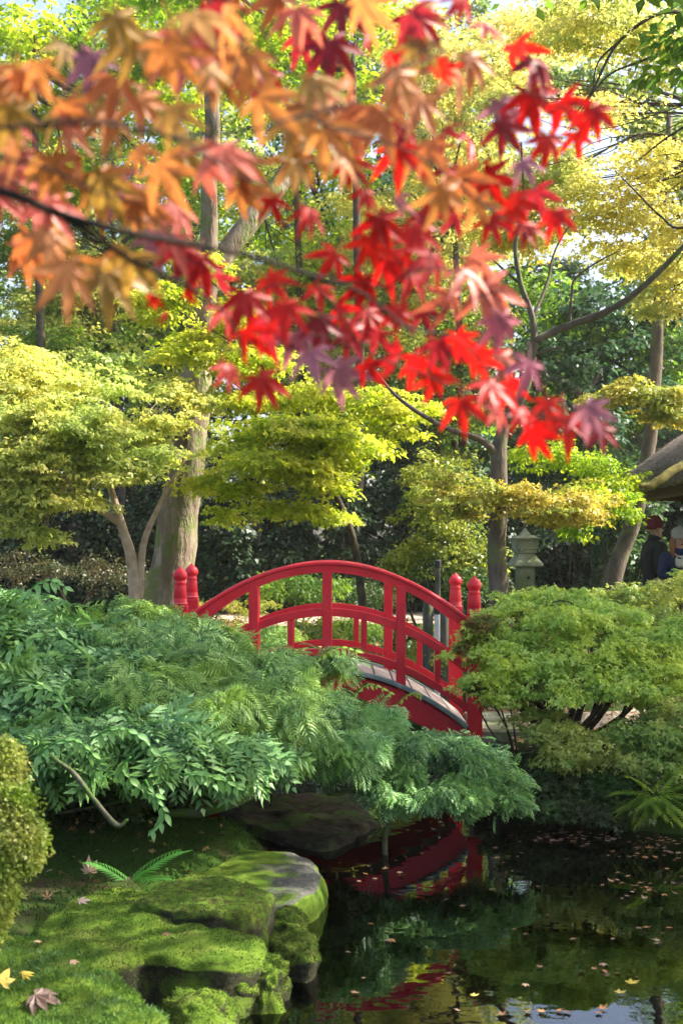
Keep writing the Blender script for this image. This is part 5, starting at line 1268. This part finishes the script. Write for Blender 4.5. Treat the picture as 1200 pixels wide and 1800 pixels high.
MB().lathe((c.x, c.y, c.z + .041), [(.039, 0), (.039, .008), (.03, .016)], 16).obj('lid', M['cloth_cream'], cup, True)
e3 = empty('shoulder_bag', W(.08, .11, .78), 'cream bag with black straps hanging at the navy coat', 'bag')
MB().lathe((0, 0, 0), [(.05, -.07), (.075, -.05), (.08, .03), (.06, .065), (.02, .07)], 14).obj('bag_body', M['cloth_cream'], None, True)
bb = bpy.data.objects[-1] if False else [q for q in bpy.data.objects if q.name.startswith('bag_body')][0]
bb.data.transform(Matrix.Translation(W(.10, -.02, .77))); bb.parent = e3; bb.matrix_parent_inverse = Matrix.Translation(-e3.location)
MB().tube([W(.125, -.07, .80), W(.14, -.02, .785), W(.135, .04, .79)], [.009, .010, .009], 8).obj('strap', M['black'], e3, True)


# ------------------------------------------------------------------ fallen and floating leaves
def maple_leaf_mesh(name, lobes, sinus=0.27, curl=0.25, fold=0.05, wd=0.13, petiole=0.7, seed=0):
    rg = random.Random(seed); V = []; Fc = []
    def z(x, y, k=0): r2 = x * x + y * y; return -curl * r2 + k
    V.append((0, 0, 0)); nL = len(lobes); tipi = []
    sin_idx = []
    for i in range(nL + 1):
        if i == 0: a = lobes[0][0] - 26; rr = sinus * 0.35
        elif i == nL: a = lobes[-1][0] + 26; rr = sinus * 0.35
        else: a = (lobes[i - 1][0] + lobes[i][0]) / 2; rr = sinus
        a = math.radians(a); x, y = math.sin(a) * rr, math.cos(a) * rr
        V.append((x, y, z(x, y, 0.02))); sin_idx.append(len(V) - 1)
    for i, (ad, L) in enumerate(lobes):
        L *= rg.uniform(.92, 1.08); a = math.radians(ad + rg.uniform(-4, 4)); dx, dy = math.sin(a), math.cos(a); px_, py_ = dy, -dx
        sg = curl * rg.uniform(-.3, .5)
        def pt(t, o_, k): x = dx * L * t + px_ * o_; y = dy * L * t + py_ * o_; V.append((x, y, z(x, y, k - sg * t * t))); return len(V) - 1
        m1 = pt(.42, 0, -fold); l1 = pt(.40, -wd * L, .02); r1 = pt(.40, wd * L, .02); l2 = pt(.64, -wd * .78 * L, .0); r2 = pt(.64, wd * .78 * L, .0); m2 = pt(.66, 0, -fold * .6); tp = pt(1.0, 0, -.02)
        sL, sR = sin_idx[i], sin_idx[i + 1]
        Fc += [(0, sL, l1, m1), (0, m1, r1, sR), (m1, l1, l2, m2), (m1, m2, r2, r1), (m2, l2, tp), (m2, tp, r2)]
    k = len(V)
    for t in (0, 1):
        for q in range(3): a = q * 2.094; V.append((math.cos(a) * .012, -t * petiole, math.sin(a) * .012 - .25 * t * t * petiole))
    for q in range(3): Fc.append((k + q, k + (q + 1) % 3, k + 3 + (q + 1) % 3, k + 3 + q))
    return mesh_py(name, V, Fc)


L7 = [(-128, .42), (-80, .72), (-38, .95), (0, 1.0), (38, .95), (80, .72), (128, .42)]
L5 = [(-95, .55), (-46, .88), (0, 1.0), (46, .88), (95, .55)]
leaf_meshes = [maple_leaf_mesh('maple_leaf_mesh', L7 if i % 3 else L5, 0.27, c, f, w_, 0.6, i) for i, (c, f, w_) in enumerate([(.3, .06, .14), (.5, .07, .15), (.2, .05, .135), (.65, .09, .145), (.45, .10, .155), (.3, .03, .14)])]
dead_meshes = [maple_leaf_mesh('dead_leaf_mesh', L5, 0.45, c, .02, .22, 0.4, 20 + i) for i, c in enumerate((-.15, .12, -.3))]
for me_ in leaf_meshes + dead_meshes: me_.polygons.foreach_set('use_smooth', [True] * len(me_.polygons)); me_.materials.append(M['leaf_red'])


def put_leaf(name, me_, mat, c, d, n_, s, parent=None):
    d = Vector(d).normalized(); n_ = Vector(n_); n_ = (n_ - d * n_.dot(d)).normalized(); x = d.cross(n_)
    o = bpy.data.objects.new(name, me_); COL.objects.link(o)
    if o.material_slots: o.material_slots[0].link = 'OBJECT'; o.material_slots[0].material = mat
    R_ = Matrix((x, d, n_)).transposed().to_4x4(); mw = Matrix.Translation(Vector(c)) @ R_ @ Matrix.Diagonal((s, s, s, 1))
    if parent is not None: o.parent = parent; o.matrix_parent_inverse = Matrix.Translation(-world_loc(parent))
    o.matrix_basis = mw
    return o


rg = random.Random(77)
def water_ok(p): return float(pond_sd(np.array([p.x]), np.array([p.y]))[0]) < -0.05
fl = []
for _ in range(55):
    q = rg.uniform(0, 1) ** 1.3; p = Vector((1.3 + 3.2 * q, 9.35 - 0.55 * q - abs(rg.gauss(0, .22)), 0.006))
    if water_ok(p): fl.append(p)
clusters = [(1150, 1490, 80, 14, 40), (1110, 1550, 50, 5, 9), (1080, 1475, 120, 8, 30), (960, 1470, 90, 8, 16), (1130, 1570, 60, 8, 10), (1170, 1560, 40, 30, 8), (1150, 1650, 50, 18, 8), (1060, 1710, 60, 14, 7), (870, 1500, 60, 12, 8), (620, 1440, 60, 10, 10), (760, 1450, 80, 10, 12), (1000, 1780, 180, 20, 8), (900, 1620, 260, 90, 22), (640, 1640, 70, 80, 8), (1180, 1500, 30, 10, 8), (700, 1540, 120, 30, 8)]
for cx_, cy2, sx_, sy_, n_ in clusters:
    for _ in range(n_):
        px, py = rg.gauss(cx_, sx_ * .6), rg.gauss(cy2, sy_ * .7)
        if py > 1830 or py < 1420 or px > 1260: continue
        p = onz(px, py, 0.006)
        if water_ok(p): fl.append(p)
for p in fl:
    s = rg.uniform(.016, .036)
    col_ = rg.choice(('brown', 'brown', 'tan', 'orange'))
    o = put_leaf('floating_leaf', rg.choice(dead_meshes), M['float_' + col_], p, (math.cos(rg.uniform(0, 6.3)), math.sin(rg.uniform(0, 6.3)), 0), (rg.uniform(-.15, .15), rg.uniform(-.15, .15), 1), s)
    px = 600 + F * p.x / p.y; py = HY + F * E / p.y
    if py < 1520 and px > 900: wh = 'in the %s of the drift along the right bank' % ('left end' if px < 1020 else 'middle' if px < 1120 else 'right end')
    elif py < 1500: wh = 'under the overhanging sea green shrub'
    elif px > 1040 and py < 1620: wh = 'between the right bank and the sky reflection'
    elif px > 1040: wh = 'right of the sunken stone'
    elif px < 720: wh = 'between the mossy rocks and the reflected bridge'
    elif py > 1700: wh = 'on open water below the sunken stone'
    else: wh = 'on open water in the middle of the pond'
    tag(o, '%s %s leaf floating %s' % ('tiny' if s < .0215 else 'small' if s < .029 else 'larger', col_, wh), 'leaf', 'leaves floating on the pond')
for px, py, mt, lb, s in ((1105, 1728, 'yellow_leaf', 'yellow leaf floating beside the sunken stone', .05), (1085, 1745, 'yellow_leaf', 'second yellow leaf touching the yellow one beside the sunken stone', .04), (830, 1750, 'yellow_leaf', 'narrow yellowish leaf floating left of the sunken stone', .03)):
    tag(put_leaf('floating_leaf', dead_meshes[0], M[mt], onz(px, py, .008), (1, .4, 0), (0.05, 0, 1), s), lb, 'leaf', 'bright leaves floating on the pond')
oak = maple_leaf_mesh('oak_leaf_mesh', [(-100, .5), (-70, .75), (-38, .8), (0, 1.15), (38, .8), (70, .75), (100, .5)], .42, .25, .05, .17, .5, 50); oak.materials.append(M['oak_brown'])
for px, py, z_, d, n_, s, mt, lb in (
        (62, 1748, .285, (1, -.25, -.1), (0, -.35, 1), .115, 'oak_brown', 'large curled brown oak leaf at the lower left corner'),
        (158, 1532, .30, (-.1, .2, .9), (0, -1, .2), .075, 'dead_leaf', 'pale brown oak leaf standing upright against the fern'),
        (40, 1712, .29, (.5, .4, .1), (0, -.4, 1), .05, 'yellow_leaf', 'tan leaf just above the large oak leaf'),
        (2, 1728, .29, (.2, .5, .4), (.3, -1, .5), .07, 'yellow_leaf', 'tan leaf cut by the left edge'),
        (140, 1583, .30, (1, .3, .1), (0, -.4, 1), .05, 'dead_leaf', 'rust brown leaf at the back edge of the biggest slab'),
        (470, 1756, .03, (1, .3, .2), (0, -.3, 1), .06, 'dead_leaf', 'dry tan leaf caught at the waterline below the ragged stone'),
        (290, 1640, .31, (.4, -.6, 0), (0, -.2, 1), .03, 'dead_leaf', 'tiny pinkish leaf on the biggest slab'),
        (284, 1580, .29, (.4, .6, 0), (0, -.2, 1), .03, 'yellow_leaf', 'tiny pale leaf near the back of the biggest slab'),
        (350, 1565, .225, (.4, .6, 0), (0, -.2, 1), .03, 'dead_leaf', 'orange leaf on the brown patched slab'),
        (125, 1690, .31, (.9, .1, 0), (0, -.2, 1), .035, 'dead_leaf', 'orange leaf flat on the moss in front of the biggest slab'),
        (64, 1655, .30, (.2, .9, 0), (0, -.2, 1), .035, 'dead_leaf', 'red brown leaf on the moss beside the white specks')):
    tag(put_leaf('fallen_leaf', oak if 'oak' in lb else dead_meshes[1], M[mt], onz(px, py, z_), d, n_, s), lb, 'leaf', 'fallen leaves on the mossy bank')

# ------------------------------------------------------------------ the red and orange maple hanging into the top of the view
mp = empty('red_maple', at(-700, 900, 2.0), 'close red and orange maple branch hanging across the top of the view', 'maple')
branches = [
    ([(-700, 300, 2.2), (-250, 270, 2.0), (0, 332, 1.75), (100, 374, 1.75), (200, 405, 1.75), (330, 432, 1.8), (440, 447, 1.85), (540, 482, 1.9), (650, 525, 1.95), (740, 592, 2.0)], [9, 8, 6.2, 5.6, 4.6, 3.6, 3.2, 2.8, 2.2, 1.2]),
    ([(120, 385, 1.75), (180, 425, 1.75), (240, 462, 1.78), (300, 492, 1.8), (350, 515, 1.85), (405, 560, 1.9), (430, 640, 1.9)], [4, 4, 3.6, 3, 2.2, 1.6, 1]),
    ([(-250, 270, 2.0), (-100, 225, 1.5), (0, 224, 1.45), (150, 213, 1.45), (260, 236, 1.5), (340, 264, 1.5), (400, 290, 1.55), (465, 320, 1.6)], [5, 4, 3.4, 3.2, 2.8, 2.4, 2, 1]),
    ([(300, 250, 1.5), (380, 236, 1.55), (480, 222, 1.6), (560, 195, 1.65), (640, 165, 1.7), (700, 120, 1.75), (800, 40, 1.8)], [2.2, 2, 2, 1.8, 1.5, 1.3, 1]),
    ([(540, 205, 1.65), (640, 240, 1.75), (720, 270, 1.8), (800, 320, 1.85), (880, 380, 1.9), (940, 400, 1.9)], [1.8, 1.7, 1.6, 1.4, 1.2, .8]),
    ([(-60, 250, 1.6), (20, 278, 1.6), (100, 300, 1.6), (180, 345, 1.6), (240, 360, 1.6)], [3, 2.2, 2, 1.6, 1]),
    ([(700, 120, 1.75), (800, 90, 1.9), (880, 130, 1.95), (960, 180, 2.0), (1030, 200, 2.0)], [1.3, 1.3, 1.2, 1, .7]),
    ([(650, 525, 1.95), (720, 570, 2.0), (800, 600, 2.05), (860, 660, 2.1), (930, 720, 2.1), (1000, 740, 2.1)], [2, 1.8, 1.6, 1.3, 1.1, .8]),
    ([(540, 482, 1.9), (600, 560, 1.95), (660, 620, 2.0), (740, 660, 2.05), (820, 700, 2.1)], [2, 1.6, 1.4, 1.2, .8]),
    ([(430, 30, 1.5), (420, 90, 1.5), (400, 160, 1.5), (380, 236, 1.55)], [1.2, 1.6, 2, 2.2]),
    ([(650, 525, 1.95), (740, 470, 1.95), (830, 490, 2.0), (900, 600, 2.05)], [1.6, 1.4, 1.2, .8])]
nodes = []; mb = MB()
for pts, rr in branches:
    P, R = smooth_path([at(*p) for p in pts], [r * pts[i][2] / F for i, r in enumerate(rr)], 7)
    R = [r * 1.25 for r in R]
    P = [Vector((0, 0, E)) + (p - Vector((0, 0, E))) * 0.87 for p in P]
    P = [p + Vector((noise.noise(p * 9), noise.noise(p * 9 + Vector((7, 0, 0))), noise.noise(p * 9 + Vector((0, 7, 0))))) * 0.006 for p in P]
    o = MB().tube(P, R, 9).obj('branch', M['bark_maple'], mp, True); nodes += P
leaves = []
# explicit leaf positions: (x, y, size px, colour)
R1, CR, MV, CO, OR, GO = 'leaf_red', 'leaf_crimson', 'leaf_mauve_sheen', 'leaf_coral', 'leaf_orange', 'leaf_gold'
ex = [(475, 365, 60, R1), (540, 385, 60, R1), (612, 300, 65, R1), (700, 285, 90, R1), (665, 405, 80, R1), (725, 425, 80, R1), (590, 465, 70, R1), (680, 475, 80, R1), (735, 55, 90, R1), (690, 110, 80, R1), (460, 150, 90, R1), (580, 100, 100, CR), (640, 60, 90, CR),
      (810, 10, 60, R1), (850, 60, 60, CR), (905, 100, 80, R1), (940, 130, 80, CR), (930, 190, 95, R1), (985, 200, 85, R1), (1040, 210, 70, R1), (880, 240, 80, CR), (820, 260, 85, CR), (850, 330, 85, R1), (895, 375, 80, R1), (940, 355, 75, CR), (975, 390, 60, R1),
      (740, 395, 80, R1), (790, 320, 85, R1), (650, 440, 75, R1), (760, 470, 80, R1), (390, 560, 75, R1), (430, 540, 85, R1), (470, 590, 95, CR), (520, 610, 90, MV), (455, 685, 75, R1), (400, 660, 60, R1), (590, 565, 80, R1), (560, 580, 70, CR), (645, 565, 70, R1), (665, 600, 60, CR),
      (700, 640, 80, R1), (735, 650, 70, R1), (640, 655, 60, R1), (760, 680, 75, R1), (805, 610, 70, R1), (820, 500, 90, CO), (850, 530, 100, CO), (880, 580, 80, MV), (930, 655, 75, MV), (900, 690, 75, R1), (860, 695, 75, R1), (810, 725, 80, R1), (915, 745, 70, R1), (935, 775, 75, R1),
      (995, 755, 85, R1), (1030, 735, 70, MV), (1055, 765, 60, CR), (310, 455, 80, CR), (350, 475, 85, R1), (275, 435, 80, MV), (545, 640, 80, MV), (590, 670, 80, MV), (470, 510, 70, R1), (700, 360, 60, MV), (705, 240, 70, CR), (500, 560, 80, R1), (430, 600, 80, R1), (770, 130, 50, R1),
      (830, 470, 70, CO), (790, 540, 90, CO), (770, 620, 70, CR), (840, 640, 70, R1), (960, 720, 60, R1), (880, 640, 60, CO), (870, 730, 55, R1), (720, 500, 80, R1), (640, 510, 70, R1), (610, 600, 70, CR), (560, 520, 60, R1), (380, 500, 60, CR), (700, 560, 60, R1), (915, 300, 60, MV), (880, 200, 70, MV),
      (960, 260, 70, R1), (1010, 250, 60, R1), (530, 80, 70, CR), (600, 30, 80, CR), (740, 560, 60, CR), (270, 530, 30, R1), (330, 520, 40, R1), (290, 560, 30, R1), (920, 410, 55, R1), (860, 400, 60, R1), (800, 390, 60, CR), (640, 350, 50, R1), (780, 250, 70, CR)]
rl = random.Random(4)
for x, y, s, c in ex: leaves.append((x, y, s * 0.8, c, rl.uniform(1.85, 2.15)))
for (cx_, cy2, sx_, sy_, n_, s, cols, d0, d1) in [
        (120, 170, 110, 60, 16, 80, (OR, OR, GO, CO), 1.3, 1.7), (60, 290, 70, 60, 10, 75, (OR, CO, GO), 1.4, 1.8), (200, 110, 60, 30, 5, 70, (MV, OR, GO), 1.4, 1.7), (150, 260, 90, 40, 8, 70, (CR, MV, OR), 1.4, 1.7),
        (300, 310, 90, 50, 9, 85, (OR, GO, OR, CO), 1.3, 1.7), (120, 400, 80, 50, 9, 75, (OR, OR, GO, CO), 1.4, 1.8), (140, 490, 70, 30, 6, 85, (GO, MV, OR), 1.4, 1.6), (290, 390, 60, 40, 6, 70, (OR, MV, CO), 1.5, 1.9), (400, 90, 110, 70, 16, 90, (OR, OR, CO, CR, GO), 1.3, 1.6),
        (330, 180, 80, 60, 9, 85, (GO, OR), 1.2, 1.6), (480, 240, 90, 70, 12, 85, (OR, OR, GO), 1.3, 1.7), (600, 210, 80, 60, 11, 80, (OR, GO, OR), 1.4, 1.8), (730, 200, 70, 70, 9, 80, (OR, OR, GO), 1.5, 1.8), (560, 40, 110, 40, 8, 85, (OR, CO, CR), 1.4, 1.7), (770, 340, 50, 50, 5, 80, (OR, GO), 1.5, 1.8),
        (30, 350, 40, 60, 5, 70, (OR, CO), 1.5, 1.8), (20, 130, 50, 50, 5, 75, (OR, GO), 1.3, 1.6), (230, 20, 40, 20, 0, 75, (OR,), 1.4, 1.7), (440, 330, 50, 40, 4, 75, (OR, CO), 1.4, 1.7), (700, 30, 80, 30, 4, 70, (CR, OR), 1.6, 1.9), (540, 300, 60, 40, 3, 70, (OR, GO), 1.5, 1.8)]:
    for _ in range(int(n_ * .62 + .5)):
        leaves.append((rl.gauss(cx_, sx_ * .75), rl.gauss(cy2, sy_ * .75), s * rl.uniform(.65, 1.1), rl.choice(cols), rl.uniform(d0, d1) + 0.22))
tw = MB(); LV = []
for x, y, s, c, D_ in leaves:
    p = at(x, y - s * 0.35, D_); sz = s * D_ / F * 1.15
    ax = Vector((rl.gauss(.35, .4), rl.gauss(-.1, .4), -1)).normalized(); nn = Vector((rl.gauss(0, .45), -1 + rl.gauss(0, .35), rl.gauss(.35, .5)))
    LV.append((p, ax, nn, sz, c))
order = sorted(range(len(LV)), key=lambda i: min((LV[i][0] - q).length for q in nodes[::3]))
for i in order:
    p, ax, nn, sz, c = LV[i]
    o = put_leaf('leaf', leaf_meshes[i % len(leaf_meshes)], M[c], p, ax, nn, sz, mp)
    pe = p - ax * sz * .6
    q = min(nodes, key=lambda v: (v - pe).length)
    if (q - pe).length > 0.012:
        md_ = q.lerp(pe, .5) + Vector((0, 0, .008)); P, R = smooth_path([q, md_, pe], [.0011, .0009, .0006], 4); tw.tube(P, R, 5, False); nodes += [P[len(P) // 2], P[-1]]
tag(tw.obj('twigs', M['bark_maple'], mp, True), kind='stuff')


# ------------------------------------------------------------------ haze
m = bpy.data.materials.new('haze'); m.use_nodes = True; n = m.node_tree; n.nodes.clear()
out = n.nodes.new('ShaderNodeOutputMaterial'); pv_ = n.nodes.new('ShaderNodeVolumePrincipled')
pv_.inputs['Color'].default_value = (0.92, 0.95, 0.85, 1); pv_.inputs['Density'].default_value = 0.00045; pv_.inputs['Anisotropy'].default_value = 0.35
n.links.new(pv_.outputs[0], out.inputs['Volume'])
tag(MB().box((0, 60, 14), (190, 210, 31)).obj('haze', m), kind='stuff')
